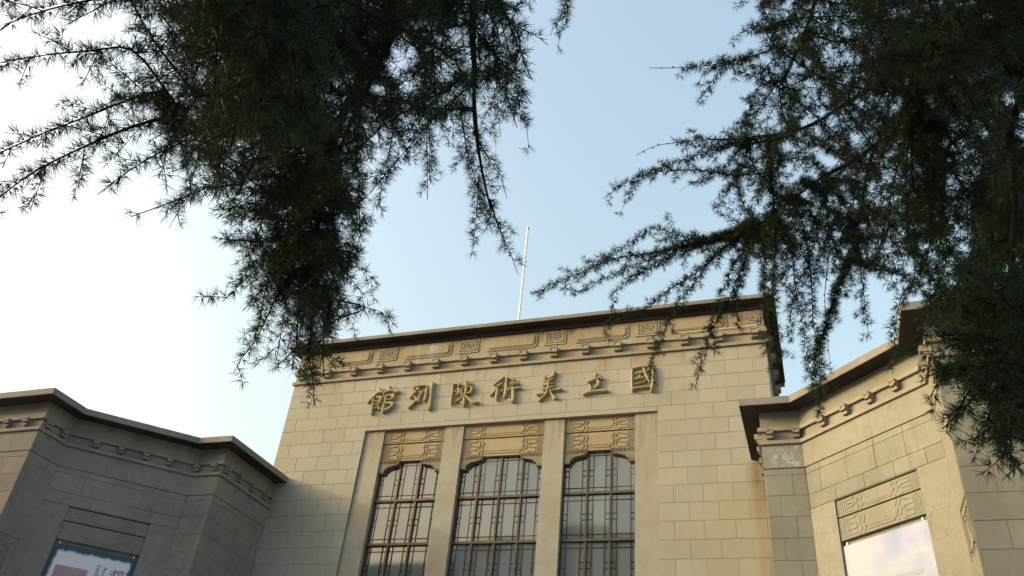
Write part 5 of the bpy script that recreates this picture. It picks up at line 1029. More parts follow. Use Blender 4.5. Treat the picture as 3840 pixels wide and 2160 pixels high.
[(0.951,-13.981,2.606),(0.866,-13.965,2.357),(0.766,-13.988,2.098),(0.735,-14.064,1.949),(0.704,-14.14,1.694)],
[(0.632,-14.998,1.568),(0.559,-14.722,1.563),(0.545,-14.492,1.585),(0.639,-14.566,1.528),(0.732,-14.64,1.398)],
[(0.951,-13.981,2.606),(1.078,-13.944,2.303),(1.129,-13.929,2.016),(0.98,-13.974,1.9),(0.832,-14.019,1.674)],
[(0.951,-13.981,2.606),(0.833,-14.098,2.296),(0.708,-14.324,2.046),(0.7,-14.457,2.016),(0.692,-14.589,1.914)],
[(0.48,-14.94,2.127),(0.464,-14.653,2.0),(0.474,-14.398,1.858),(0.525,-14.462,1.689),(0.575,-14.527,1.405)],
[(0.48,-14.94,2.127),(0.431,-14.744,1.938),(0.449,-14.492,1.803),(0.565,-14.396,1.78),(0.682,-14.299,1.679)],
[(0.355,-13.479,2.615),(0.394,-13.641,2.418),(0.468,-13.848,2.219),(0.545,-13.949,2.067),(0.622,-14.051,1.797)],
[(0.951,-13.981,2.606),(0.989,-14.032,2.101),(0.93,-14.193,1.668),(0.829,-14.308,1.622),(0.727,-14.423,1.49)],
[(0.641,-15.003,1.619),(0.626,-14.685,1.607),(0.592,-14.449,1.636),(0.56,-14.589,1.593),(0.529,-14.73,1.469)],
[(0.675,-15.018,1.816),(0.717,-14.92,1.812),(0.74,-14.801,1.812),(0.653,-14.71,1.706),(0.566,-14.619,1.506)],
[(0.54,-14.965,2.135),(0.674,-14.757,2.068),(0.745,-14.506,2.032),(0.629,-14.425,1.975),(0.513,-14.343,1.834)],
[(0.48,-14.94,2.127),(0.392,-14.633,1.968),(0.35,-14.41,1.869),(0.441,-14.572,1.845),(0.532,-14.734,1.725)],
[(0.951,-13.981,2.606),(0.788,-13.955,2.415),(0.616,-14.002,2.256),(0.596,-14.149,2.205),(0.576,-14.296,2.07)],
[(0.48,-14.94,2.127),(0.518,-14.799,2.058),(0.525,-14.653,1.987),(0.434,-14.636,1.863),(0.344,-14.619,1.647)],
[(0.647,-15.008,1.657),(0.634,-14.815,1.682),(0.653,-14.589,1.709),(0.726,-14.512,1.595),(0.799,-14.435,1.389)],
[(0.621,-14.991,1.515),(0.52,-14.717,1.55),(0.506,-14.412,1.631),(0.704,-14.342,1.575),(0.902,-14.271,1.404)],
[(0.569,-14.923,1.096),(0.589,-14.882,1.092),(0.607,-14.843,1.084),(0.591,-14.857,0.984),(0.575,-14.87,0.821)],
[(0.578,-14.962,1.341),(0.589,-15.032,1.324),(0.59,-15.099,1.304),(0.549,-15.087,1.222),(0.507,-15.075,1.083)],
[(0.566,-14.929,1.141),(0.441,-14.954,1.109),(0.35,-14.99,1.097),(0.432,-15.019,1.08),(0.515,-15.048,1.016)],
[(0.564,-14.94,1.206),(0.625,-14.94,1.188),(0.67,-14.938,1.178),(0.601,-14.931,1.154),(0.532,-14.924,1.091)],
[(0.572,-14.914,1.04),(0.541,-14.989,1.013),(0.496,-15.088,0.993),(0.461,-15.151,0.951),(0.427,-15.214,0.861)],
[(0.564,-14.94,1.206),(0.448,-14.968,1.193),(0.364,-15.004,1.196),(0.482,-15.03,1.16),(0.6,-15.056,1.056)],
[(0.572,-14.914,1.04),(0.502,-14.902,1.022),(0.449,-14.895,1.011),(0.527,-14.913,0.973),(0.606,-14.931,0.886)],
[(0.572,-14.955,1.298),(0.622,-14.877,1.285),(0.668,-14.802,1.264),(0.649,-14.812,1.157),(0.631,-14.822,0.982)],
[(0.574,-14.96,1.326),(0.555,-14.96,1.334),(0.533,-14.962,1.342),(0.496,-14.986,1.288),(0.459,-15.01,1.191)],
[(0.569,-14.921,1.085),(0.621,-14.975,1.065),(0.653,-15.025,1.054),(0.542,-15.007,1.008),(0.432,-14.988,0.897)],
[(0.566,-14.944,1.234),(0.638,-15.055,1.182),(0.67,-15.16,1.152),(0.571,-15.148,1.133),(0.472,-15.136,1.061)],
[(0.566,-14.931,1.152),(0.54,-14.832,1.143),(0.542,-14.74,1.144),(0.641,-14.767,1.098),(0.74,-14.794,0.99)],
[(0.565,-14.933,1.163),(0.572,-15.016,1.148),(0.562,-15.107,1.133),(0.511,-15.13,1.072),(0.461,-15.152,0.963)],
[(0.574,-14.96,1.326),(0.502,-14.995,1.309),(0.447,-15.032,1.293),(0.529,-15.045,1.218),(0.61,-15.058,1.077)],
[(0.572,-14.914,1.04),(0.608,-14.913,1.005),(0.634,-14.905,0.973),(0.579,-14.862,0.929),(0.524,-14.818,0.838)],
[(0.571,-14.954,1.289),(0.566,-14.877,1.272),(0.559,-14.806,1.25),(0.553,-14.828,1.169),(0.548,-14.849,1.035)],
[(0.572,-14.914,1.04),(0.499,-14.984,1.008),(0.425,-15.085,0.983),(0.421,-15.15,0.94),(0.416,-15.216,0.854)],
[(0.573,-14.958,1.317),(0.507,-14.849,1.316),(0.447,-14.771,1.325),(0.466,-14.873,1.267),(0.486,-14.974,1.143)],
[(0.574,-14.96,1.326),(0.54,-15.086,1.269),(0.53,-15.201,1.21),(0.576,-15.18,1.148),(0.621,-15.159,1.038)],
[(0.572,-14.914,1.04),(0.546,-14.945,1.031),(0.513,-14.984,1.022),(0.471,-15.032,0.942),(0.428,-15.08,0.799)],
[(0.569,-14.921,1.085),(0.554,-15.014,1.066),(0.512,-15.103,1.057),(0.432,-15.089,1.017),(0.353,-15.076,0.929)],
[(0.581,-14.965,1.355),(0.484,-15.078,1.313),(0.417,-15.185,1.272),(0.482,-15.171,1.198),(0.547,-15.158,1.065)],
]
CHARACTERS=[
[[(-10.235,10.036,0.043),(-10.18,9.953,0.057)],[(-10.147,9.929,0.036),(-10.074,9.908,0.025)],[(-10.204,9.934,0.036),(-10.298,9.843,0.032),(-10.382,9.745,0.029),(-10.48,9.641,0.009)],[(-10.231,9.788,0.032),(-10.146,9.781,0.043),(-10.085,9.755,0.035)],[(-10.32,9.746,0.027),(-10.314,9.613,0.03),(-10.313,9.475,0.035),(-10.298,9.336,0.042),(-10.283,9.294,0.018)],[(-10.099,9.756,0.042),(-10.118,9.674,0.041),(-10.136,9.592,0.032)],[(-10.276,9.666,0.021),(-10.15,9.663,0.027)],[(-10.275,9.562,0.021),(-10.147,9.579,0.023)],[(-10.259,9.45,0.021),(-10.171,9.491,0.027),(-10.151,9.531,0.021)],[(-10.156,9.517,0.021),(-10.098,9.437,0.032)],[(-9.934,10.066,0.043),(-9.911,9.965,0.044)],[(-10.057,9.893,0.023),(-10.024,9.799,0.013)],[(-10.057,9.893,0.027),(-9.934,9.939,0.03),(-9.8,9.962,0.034),(-9.699,9.939,0.044),(-9.62,9.883,0.027)],[(-9.695,9.918,0.042),(-9.753,9.86,0.029)],[(-9.971,9.808,0.03),(-9.962,9.654,0.029),(-9.976,9.517,0.035),(-9.984,9.38,0.043),(-9.964,9.31,0.021)],[(-9.971,9.808,0.027),(-9.861,9.813,0.03),(-9.755,9.797,0.049)],[(-9.74,9.789,0.045),(-9.767,9.715,0.042)],[(-9.932,9.676,0.025),(-9.778,9.702,0.031)],[(-9.964,9.592,0.032),(-9.832,9.588,0.038),(-9.727,9.573,0.042)],[(-9.73,9.552,0.045),(-9.757,9.479,0.043),(-9.83,9.43,0.038)],[(-9.944,9.384,0.035),(-9.821,9.422,0.042)]],
[[(-9.242,10.035,0.035),(-9.189,9.96,0.041)],[(-9.248,10.028,0.024),(-9.141,9.998,0.028),(-8.976,10.025,0.038),(-8.886,10.01,0.027)],[(-9.105,9.945,0.034),(-9.046,9.919,0.041)],[(-9.08,9.915,0.034),(-9.147,9.831,0.031),(-9.202,9.759,0.031),(-9.263,9.682,0.015)],[(-9.038,9.828,0.031),(-8.959,9.835,0.041),(-8.973,9.761,0.044),(-9.003,9.694,0.041),(-9.003,9.619,0.037),(-9.101,9.558,0.027),(-9.185,9.463,0.024),(-9.266,9.388,0.008)],[(-9.148,9.72,0.026),(-9.082,9.646,0.038),(-8.997,9.577,0.046)],[(-8.832,9.928,0.04),(-8.823,9.782,0.039),(-8.834,9.646,0.049),(-8.837,9.578,0.03)],[(-8.684,10.055,0.056),(-8.689,9.909,0.044),(-8.676,9.701,0.041),(-8.671,9.496,0.044),(-8.668,9.395,0.052),(-8.682,9.315,0.04)],[(-8.679,9.335,0.04),(-8.763,9.409,0.03),(-8.859,9.471,0.011)]],
[[(-8.104,9.955,0.033),(-8.095,9.796,0.033),(-8.104,9.626,0.033),(-8.098,9.491,0.033),(-8.079,9.395,0.014)],[(-8.099,9.968,0.027),(-8.001,9.973,0.03),(-7.908,9.965,0.037)],[(-7.918,9.938,0.033),(-7.963,9.887,0.03)],[(-7.952,9.852,0.033),(-7.923,9.781,0.04),(-7.927,9.713,0.04),(-7.991,9.658,0.03)],[(-8.04,9.777,0.02),(-7.985,9.759,0.023)],[(-7.753,10.026,0.041),(-7.737,9.901,0.04),(-7.726,9.764,0.039),(-7.736,9.643,0.039)],[(-7.85,9.918,0.023),(-7.748,9.937,0.025),(-7.619,9.946,0.034)],[(-7.857,9.823,0.03),(-7.846,9.74,0.033),(-7.828,9.651,0.03)],[(-7.853,9.843,0.023),(-7.732,9.86,0.026),(-7.596,9.861,0.033)],[(-7.567,9.838,0.051),(-7.576,9.751,0.049),(-7.619,9.687,0.042)],[(-7.829,9.759,0.016),(-7.667,9.759,0.018)],[(-7.824,9.671,0.026),(-7.722,9.682,0.026),(-7.624,9.674,0.026)],[(-7.758,9.611,0.036),(-7.863,9.525,0.026),(-7.984,9.461,0.013)],[(-7.712,9.607,0.033),(-7.603,9.504,0.039),(-7.485,9.427,0.057),(-7.374,9.405,0.032)],[(-7.745,9.563,0.039),(-7.736,9.441,0.053),(-7.729,9.334,0.027)],[(-7.816,9.461,0.029),(-7.779,9.378,0.029)]],
[[(-6.752,10.059,0.029),(-6.821,9.99,0.029),(-6.915,9.917,0.023),(-6.991,9.849,0.008)],[(-6.784,9.871,0.035),(-6.856,9.831,0.038),(-6.922,9.742,0.032),(-6.981,9.64,0.019),(-7.056,9.566,0.008)],[(-6.884,9.739,0.045),(-6.882,9.598,0.05),(-6.885,9.499,0.041),(-6.872,9.431,0.02)],[(-6.665,10.016,0.042),(-6.665,9.881,0.038),(-6.658,9.746,0.057),(-6.664,9.613,0.052),(-6.672,9.501,0.032)],[(-6.764,9.795,0.019),(-6.665,9.813,0.025)],[(-6.716,9.697,0.029),(-6.762,9.655,0.022),(-6.81,9.625,0.011)],[(-6.624,10.047,0.026),(-6.544,9.998,0.029),(-6.476,9.945,0.022)],[(-6.545,9.87,0.029),(-6.425,9.859,0.032),(-6.335,9.838,0.022)],[(-6.493,9.919,0.025),(-6.488,9.798,0.019)],[(-6.599,9.714,0.025),(-6.474,9.709,0.032),(-6.351,9.725,0.035),(-6.288,9.713,0.025)],[(-6.472,9.696,0.044),(-6.454,9.562,0.05),(-6.442,9.429,0.05),(-6.454,9.351,0.037)],[(-6.461,9.365,0.037),(-6.526,9.403,0.025),(-6.575,9.46,0.008)],[(-6.642,9.704,0.032),(-6.562,9.657,0.018)]],
[[(-5.7,9.982,0.032),(-5.659,9.925,0.038)],[(-5.441,10.059,0.057),(-5.462,9.987,0.055),(-5.508,9.944,0.031),(-5.565,9.889,0.014)],[(-5.673,9.853,0.022),(-5.556,9.835,0.028),(-5.449,9.885,0.031)],[(-5.69,9.741,0.022),(-5.58,9.745,0.028),(-5.443,9.772,0.024)],[(-5.694,9.623,0.025),(-5.573,9.632,0.031),(-5.437,9.679,0.03)],[(-5.579,9.824,0.043),(-5.567,9.73,0.037),(-5.579,9.626,0.037),(-5.591,9.535,0.03)],[(-5.837,9.504,0.037),(-5.716,9.507,0.031),(-5.589,9.509,0.03)],[(-5.589,9.509,0.033),(-5.668,9.425,0.03),(-5.736,9.359,0.021),(-5.787,9.311,0.006)],[(-5.508,9.561,0.024),(-5.389,9.583,0.035),(-5.233,9.583,0.037)],[(-5.513,9.548,0.021),(-5.454,9.459,0.027),(-5.388,9.369,0.047),(-5.351,9.346,0.024)]],
[[(-4.417,9.952,0.039),(-4.394,9.895,0.045)],[(-4.568,9.724,0.039),(-4.477,9.758,0.035),(-4.369,9.796,0.033),(-4.262,9.816,0.033),(-4.239,9.772,0.021)],[(-4.527,9.648,0.027),(-4.492,9.55,0.033)],[(-4.335,9.739,0.043),(-4.312,9.665,0.049),(-4.342,9.596,0.038),(-4.405,9.542,0.024),(-4.458,9.499,0.012)],[(-4.67,9.399,0.033),(-4.547,9.442,0.035),(-4.414,9.46,0.035),(-4.253,9.464,0.04),(-4.109,9.451,0.036)]],
[[(-3.503,9.96,0.032),(-3.509,9.817,0.032),(-3.508,9.624,0.031),(-3.502,9.464,0.034),(-3.496,9.382,0.025)],[(-3.492,9.985,0.017),(-3.377,10.006,0.017),(-3.235,10.018,0.023),(-3.064,10.014,0.023),(-3.008,10.002,0.028)],[(-3.002,9.963,0.04),(-3.005,9.77,0.043),(-3.013,9.579,0.048),(-3.036,9.455,0.045),(-3.054,9.344,0.028)],[(-3.417,9.847,0.029),(-3.315,9.863,0.031),(-3.201,9.872,0.028),(-3.122,9.897,0.023)],[(-3.223,9.965,0.031),(-3.201,9.853,0.034),(-3.146,9.719,0.034),(-3.091,9.586,0.027)],[(-3.121,9.961,0.034),(-3.088,9.913,0.022)],[(-3.44,9.688,0.023),(-3.349,9.712,0.031),(-3.225,9.733,0.028)],[(-3.309,9.805,0.028),(-3.361,9.726,0.026)],[(-3.44,9.554,0.017),(-3.338,9.577,0.023),(-3.237,9.599,0.02)],[(-3.123,9.742,0.025),(-3.18,9.658,0.023),(-3.237,9.587,0.01)],[(-3.479,9.45,0.031),(-3.35,9.464,0.034),(-3.181,9.468,0.031),(-3.103,9.461,0.024)]],
]
# ------------------------------------------------------------------ the seven raised characters over the window
sign = empty('wall_sign', 'row of seven raised stone characters across the tower above the tall windows', 'sign')
def sweep_stroke(mb, pts, depth):
    """a brush stroke: half-round bar whose width swells and tapers"""
    P = [Vector((x, 0, z)) for x, z, w in pts]; Wd = [w for x, z, w in pts]
    # smooth resample
    fine = []; n = len(P)
    for i in range(n-1):
        p0 = P[max(i-1, 0)]; p1 = P[i]; p2 = P[i+1]; p3 = P[min(i+2, n-1)]
        m = 5
        for j in range(m if i < n-2 else m+1):
            t = j/m; t2, t3 = t*t, t*t*t
            q = .5*((2*p1)+(-p0+p2)*t+(2*p0-5*p1+4*p2-p3)*t2+(-p0+3*p1-3*p2+p3)*t3)
            fine.append((q, Wd[i]*(1-t)+Wd[i+1]*t))
    d0 = (fine[1][0]-fine[0][0]).normalized(); d1 = (fine[-1][0]-fine[-2][0]).normalized()
    fine = [(fine[0][0]-d0*fine[0][1]*.75, fine[0][1]*.45)] + fine + [(fine[-1][0]+d1*fine[-1][1]*.75, fine[-1][1]*.4)]
    rings = []
    for i, (c, w) in enumerate(fine):
        a = fine[max(i-1, 0)][0]; b = fine[min(i+1, len(fine)-1)][0]; d = (b-a).normalized(); nx = Vector((-d.z, 0, d.x))
        dep = depth*(.55+.45*min(1, w/.03))
        ring = []
        for k in range(7):
            an = PI*k/6
            ring.append(mb.bm.verts.new(Vector((c.x, 0, c.z+EYE)) + nx*w*1.06*math.cos(an) + Vector((0, -.030-dep*math.sin(an), 0))))
        for sx in (-1, 1): ring.append(mb.bm.verts.new(Vector((c.x, 0, c.z+EYE)) + nx*w*1.06*sx + Vector((0, .004, 0))))
        rings.append(ring)
    m = len(rings[0])
    for r0, r1 in zip(rings, rings[1:]):
        for k in range(m): mb.bm.faces.new([r0[k], r0[(k+1) % m], r1[(k+1) % m], r1[k]])
    mb.bm.faces.new(rings[0]); mb.bm.faces.new(rings[-1][::-1])
for ch in CHARACTERS:
    mb = MB()
    for k, stroke in enumerate(ch): sweep_stroke(mb, stroke, .062+.003*(k % 3))
    o = mb.done('character', M['letter'], sign, smooth=True)
    o.data.set_sharp_from_angle(angle=math.radians(50))

# ------------------------------------------------------------------ flagpole, lightning rods
def tube(mb, pts, rad, n=8):
    rings = []
    for i, p in enumerate(pts):
        a = Vector(pts[max(i-1, 0)]); b = Vector(pts[min(i+1, len(pts)-1)]); d = (b-a).normalized()
        u = d.orthogonal().normalized(); v = d.cross(u); r = rad[i] if isinstance(rad, (list, tuple)) else rad
        rings.append([mb.bm.verts.new(Vector(p)+(u*math.cos(2*PI*k/n)+v*math.sin(2*PI*k/n))*r) for k in range(n)])
    for r0, r1 in zip(rings, rings[1:]):
        for k in range(n): mb.bm.faces.new([r0[k], r0[(k+1)%n], r1[(k+1)%n], r1[k]])
    mb.bm.faces.new(rings[0][::-1]); mb.bm.faces.new(rings[-1])
fp = empty('flagpole', 'bare thin white flagpole rising behind the tower roof edge', 'flagpole', (0, 0, 0))
t = MB(); tube(t, [(-7.67, 3.0, ZT+.1+EYE), (-7.67, 3.0, 14+EYE), (-7.66, 3.0, 17.45+EYE)], [.038, .032, .026], 10); t.done('pole', M['metal'], fp, smooth=True)
t = MB(); tube(t, [(-7.66, 3.0, 17.45+EYE), (-7.66, 3.0, 17.47+EYE), (-7.66, 3.0, 17.51+EYE), (-7.66, 3.0, 17.55+EYE), (-7.66, 3.0, 17.57+EYE)], [.02, .045, .055, .04, .012], 10); t.done('finial', M['metal'], fp, smooth=True)
t = MB(); tube(t, [(-7.60, 3.0, ZT+.3+EYE), (-7.615, 3.0, 14+EYE), (-7.63, 3.0, 17.4+EYE)], .006, 4); t.done('halyard', M['metal'], fp)
t = MB(); tube(t, [(-7.67, 3.0, ZT+.1+EYE), (-7.67, 3.0, ZT+.2+EYE)], .09, 12); t.done('base', M['metal'], fp, smooth=True)
rod = MB(); tube(rod, [(-15.0, -4.9, 7.69+EYE), (-15.0, -4.9, 7.98+EYE)], .004, 5)
tag(rod.done('lightning_rod', M['metal'], None), 'hair-thin metal rod standing on the outer corner of the left wing roof', 'rod')

# ------------------------------------------------------------------ banners hanging in the wing recesses
def banner_mat(left):
    t = NT('banner_print_blue' if left else 'banner_print_white')
    uv = t.n('ShaderNodeUVMap').outputs[0]; s = t.n('ShaderNodeSeparateXYZ'); t.l(uv, s.inputs[0]); u, v = s.outputs[0], s.outputs[1]
    if left:
        n = t.noise(9, 3, .6, t.pos(1, .4, 1, uv)); 
        d = t.math('MINIMUM', t.math('MINIMUM', u, t.math('SUBTRACT', 1.706, u)), v)
        d = t.math('ADD', d, t.math('MULTIPLY', t.math('SUBTRACT', n, .5), .16))
        f = t.rng(d, .085, .15, smooth=True)
        col = t.mix(f, srgb(24, 66, 92), srgb(206, 206, 222))
    else:
        n = t.noise(1.6, 4, .6, uv, .3)
        f = t.math('MULTIPLY', t.rng(n, .34, .56), t.math('MULTIPLY', t.rng(u, .3, 1.0), t.rng(v, 1.3, .3)))
        col = t.mix(f, (.31, .345, .47, 1), (.19, .255, .47, 1))
        e = t.rng(t.math('SUBTRACT', 1.706, u), .0, .05, .5, 0)
        col = t.mix(e, col, (.31, .28, .40, 1))
    t.l(col, t.b.inputs['Base Color']); t.b.inputs['Roughness'].default_value = .55
    return t.m
def banner(F, left, label):
    E = empty('hanging_banner', label, 'banner')
    if left: s0, s1 = .56, 2.266
    else: s0, s1 = .56, 2.262
    z1, z0 = 4.835, 1.3; o = -.045
    me = bpy.data.meshes.new('panel'); mb = MB(); mb.box(F, s0+.006, s1-.006, o-.02, o, z0, z1)
    ob = mb.done('panel', banner_mat(left), E); me = ob.data; ul = me.uv_layers.new(name='UVMap')
    for lp in me.loops:
        co = me.vertices[lp.vertex_index].co; s = (co-Vector((F.P.x, F.P.y, co.z))).dot(F.d)
        ul.data[lp.index].uv = ((s-s0), (z1+EYE-co.z))
    for s in (s0+.10, s1-.10):
        k = MB(); k.box(F, s-.012, s+.012, o-.03, o+.01, z1, z1+.045); k.done('hook', M['metal'], E)
    return E, o
def text(E, F, body, s, z, size, out, mat, rot=0, align='LEFT', flip=False):
    cu = bpy.data.curves.new('text', 'FONT'); cu.body = body; cu.size = size; cu.align_x = align; cu.extrude = .0006
    ob = bpy.data.objects.new('tmp', cu); COL.objects.link(ob); bpy.context.view_layer.update()
    me = bpy.data.meshes.new_from_object(ob.evaluated_get(bpy.context.evaluated_depsgraph_get())); bpy.data.objects.remove(ob)
    d = F.d if not flip else -F.d
    R = Matrix((( d.x, 0, F.n.x, 0), (d.y, 0, F.n.y, 0), (0, 1, 0, 0), (0, 0, 0, 1)))
    o = link('print', me, mat, E); o.data.materials.clear(); o.data.materials.append(mat)
    o.matrix_local = Matrix.Translation(F(s, out, z)) @ R @ Matrix.Rotation(rot, 4, 'Z'); return o
INK = simple('dark_ink', (48, 44, 66), .6); RED = simple('red_ink', (176, 52, 60), .6); GREYINK = simple('grey_ink', (150, 148, 156), .6); MAUVE = simple('mauve_print', (150, 130, 146), .6, nz=.15, nscale=5)
BL, o = banner(FL[2][0], True, 'hanging banner with torn blue border in the shaded left wing recess')
F = FL[2][0]     # s runs away from the tower, i.e. leftwards in the picture
text(BL, F, 'THE', 1.02, 4.53, .135, o+.002, INK, -PI/2, flip=True)
text(BL, F, 'Annual', 1.17, 4.55, .115, o+.002, INK, -PI/2, flip=True)
text(BL, F, 'Exhibition', 1.30, 4.57, .115, o+.002, INK, -PI/2, flip=True)
text(BL, F, '馆', .97, 4.34, .25, o+.002, INK, 0, flip=True)
k = MB(); k.box(F, 1.44, 2.08, o-.001, o+.0015, 2.6, 4.42); k.done('picture_field', MAUVE, BL)
BR, o = banner(FR[2][0], False, 'hanging white banner with pale watercolour wash in the sunlit right wing recess')
F = FR[2][0]
text(BR, F, '江苏美术作品展', 1.42, 4.10, .085, o+.002, GREYINK)
text(BR, F, '20', 1.98, 3.92, .15, o+.002, RED)

# ------------------------------------------------------------------ neighbours mirrored in the window glass, and an unseen block added for shade
def far_block(name, label, x0, x1, y0, y1, h, wall, roof=False, cols=8, floors=4, fh=3.2):
    E = empty(name, label, 'building', ((x0+x1)/2, (y0+y1)/2, 0))
    inv = Matrix.Translation((-(x0+x1)/2, -(y0+y1)/2, 0))
    def fin(mb, nm, mat, par=E):
        o = mb.done(nm, mat, par); o.data.transform(inv) if par is E or True else None; return o
    F = Frame((x0, y1), (1, 0), (0, 1))
    w = MB(); w.box(F, 0, x1-x0, -(y1-y0), 0, -EYE, h-EYE); W_ = fin(w, 'wall', wall)
    sp = (x1-x0)/cols
    for fl in range(floors):
        for k in range(cols):
            z0 = -EYE+1.0+fl*fh; a = sp*(k+.22); b = sp*(k+.78)
            if z0+1.7 > h-EYE: continue
            m = MB(); m.box(F, a-.08, b+.08, 0, .06, z0-.08, z0+1.78); wn_ = fin(m, 'window', M['dark_frame'])
            m = MB(); m.box(F, a, b, .055, .075, z0, z0+1.7); fin(m, 'pane', M['far_glass'], wn_)
    r = MB()
    if roof:
        z = h-EYE; L = x1-x0
        p = [F(-.6, .6, z), F(L+.6, .6, z), F(L+.6, -(y1-y0)-.6, z), F(-.6, -(y1-y0)-.6, z), F(3, -(y1-y0)/2+.3, z+2.2), F(L-3, -(y1-y0)/2+.3, z+2.2), F(L-3, -(y1-y0)/2-.3, z+2.2), F(3, -(y1-y0)/2-.3, z+2.2)]
        r.hexa(p)
    else: r.box(F, -.15, x1-x0+.15, -(y1-y0)-.15, .15, h-EYE, h-EYE+.5)
    fin(r, 'roof', M['tile_roof'] if roof else wall)
    return E
far_block('shading_block', 'tall grey block added outside the frame to shade the left wing, leftmost and highest', -68, -53.5, -38, -25, 22.8, M['grey_block'], True, 7, 6)  # unseen block, put there to shade the left wing's outer wall
far_block('office_building', 'dark roofed grey building facing the museum, mirrored in the left window', -40, -19.2, -38, -25, 15.3, M['grey_block'], True, 10, 4)
far_block('exhibition_hall', 'white building facing the museum, mirrored low in the middle window', -18.6, 8, -38, -26, 16.6, M['white_block'], False, 9, 4)

# ------------------------------------------------------------------ cedars
def catmull(P, step):
    P = [np.array(p, float) for p in P]; n = len(P)
    if n == 2:
        L = np.linalg.norm(P[1]-P[0]); m = max(2, int(L/step)+1); return np.array([P[0]+(P[1]-P[0])*t for t in np.linspace(0, 1, m)])
    out = []
    for i in range(n-1):
        p0 = P[i-1] if i else 2*P[0]-P[1]; p1 = P[i]; p2 = P[i+1]; p3 = P[i+2] if i < n-2 else 2*P[-1]-P[-2]
        m = max(2, int(np.linalg.norm(p2-p1)/step)+1); t = np.linspace(0, 1, m, endpoint=(i == n-2))[:, None]
        out.append(.5*((2*p1)+(-p0+p2)*t+(2*p0-5*p1+4*p2-p3)*t*t+(-p0+3*p1-3*p2+p3)*t**3))
    return np.vstack(out)
class Wood:           # many thin tubes gathered into arrays
    def __init__(s): s.v = []; s.f = []; s.n = 0
    def add(s, P, r, k=4):
        m = len(P); T = np.gradient(P, axis=0); T /= np.linalg.norm(T, axis=1)[:, None]+1e-9
        up = np.array([.31, .17, .93]); A = np.cross(T, up); A /= np.linalg.norm(A, axis=1)[:, None]+1e-9; Bq = np.cross(T, A)
        a = np.arange(k)*2*PI/k
        V = P[:, None, :]+(A[:, None, :]*np.cos(a)[None, :, None]+Bq[:, None, :]*np.sin(a)[None, :, None])*np.asarray(r)[:, None, None]
        s.v.append(V.reshape(-1, 3)); i = np.arange(m-1)[:, None]*k; j = np.arange(k)[None, :]; j2 = (j+1) % k
        s.f.append(np.stack([i+j, i+j2, i+k+j2, i+k+j], -1).reshape(-1, 4)+s.n); s.n += m*k
    def build(s, name, mat, parent, **pr):
        V = np.vstack(s.v); Fq = np.vstack(s.f); V[:, 2] += EYE; me = bpy.data.meshes.new(name)
        me.vertices.add(len(V)); me.vertices.foreach_set('co', V.astype(np.float32).ravel())
        me.loops.add(Fq.size); me.loops.foreach_set('vertex_index', Fq.astype(np.int32).ravel())
        me.polygons.add(len(Fq)); me.polygons.foreach_set('loop_start', (np.arange(len(Fq))*4).astype(np.int32))
        me.polygons.foreach_set('use_smooth', np.ones(len(Fq), bool)); me.update(calc_edges=True); me.validate()
        return link(name, me, mat, parent, **pr)
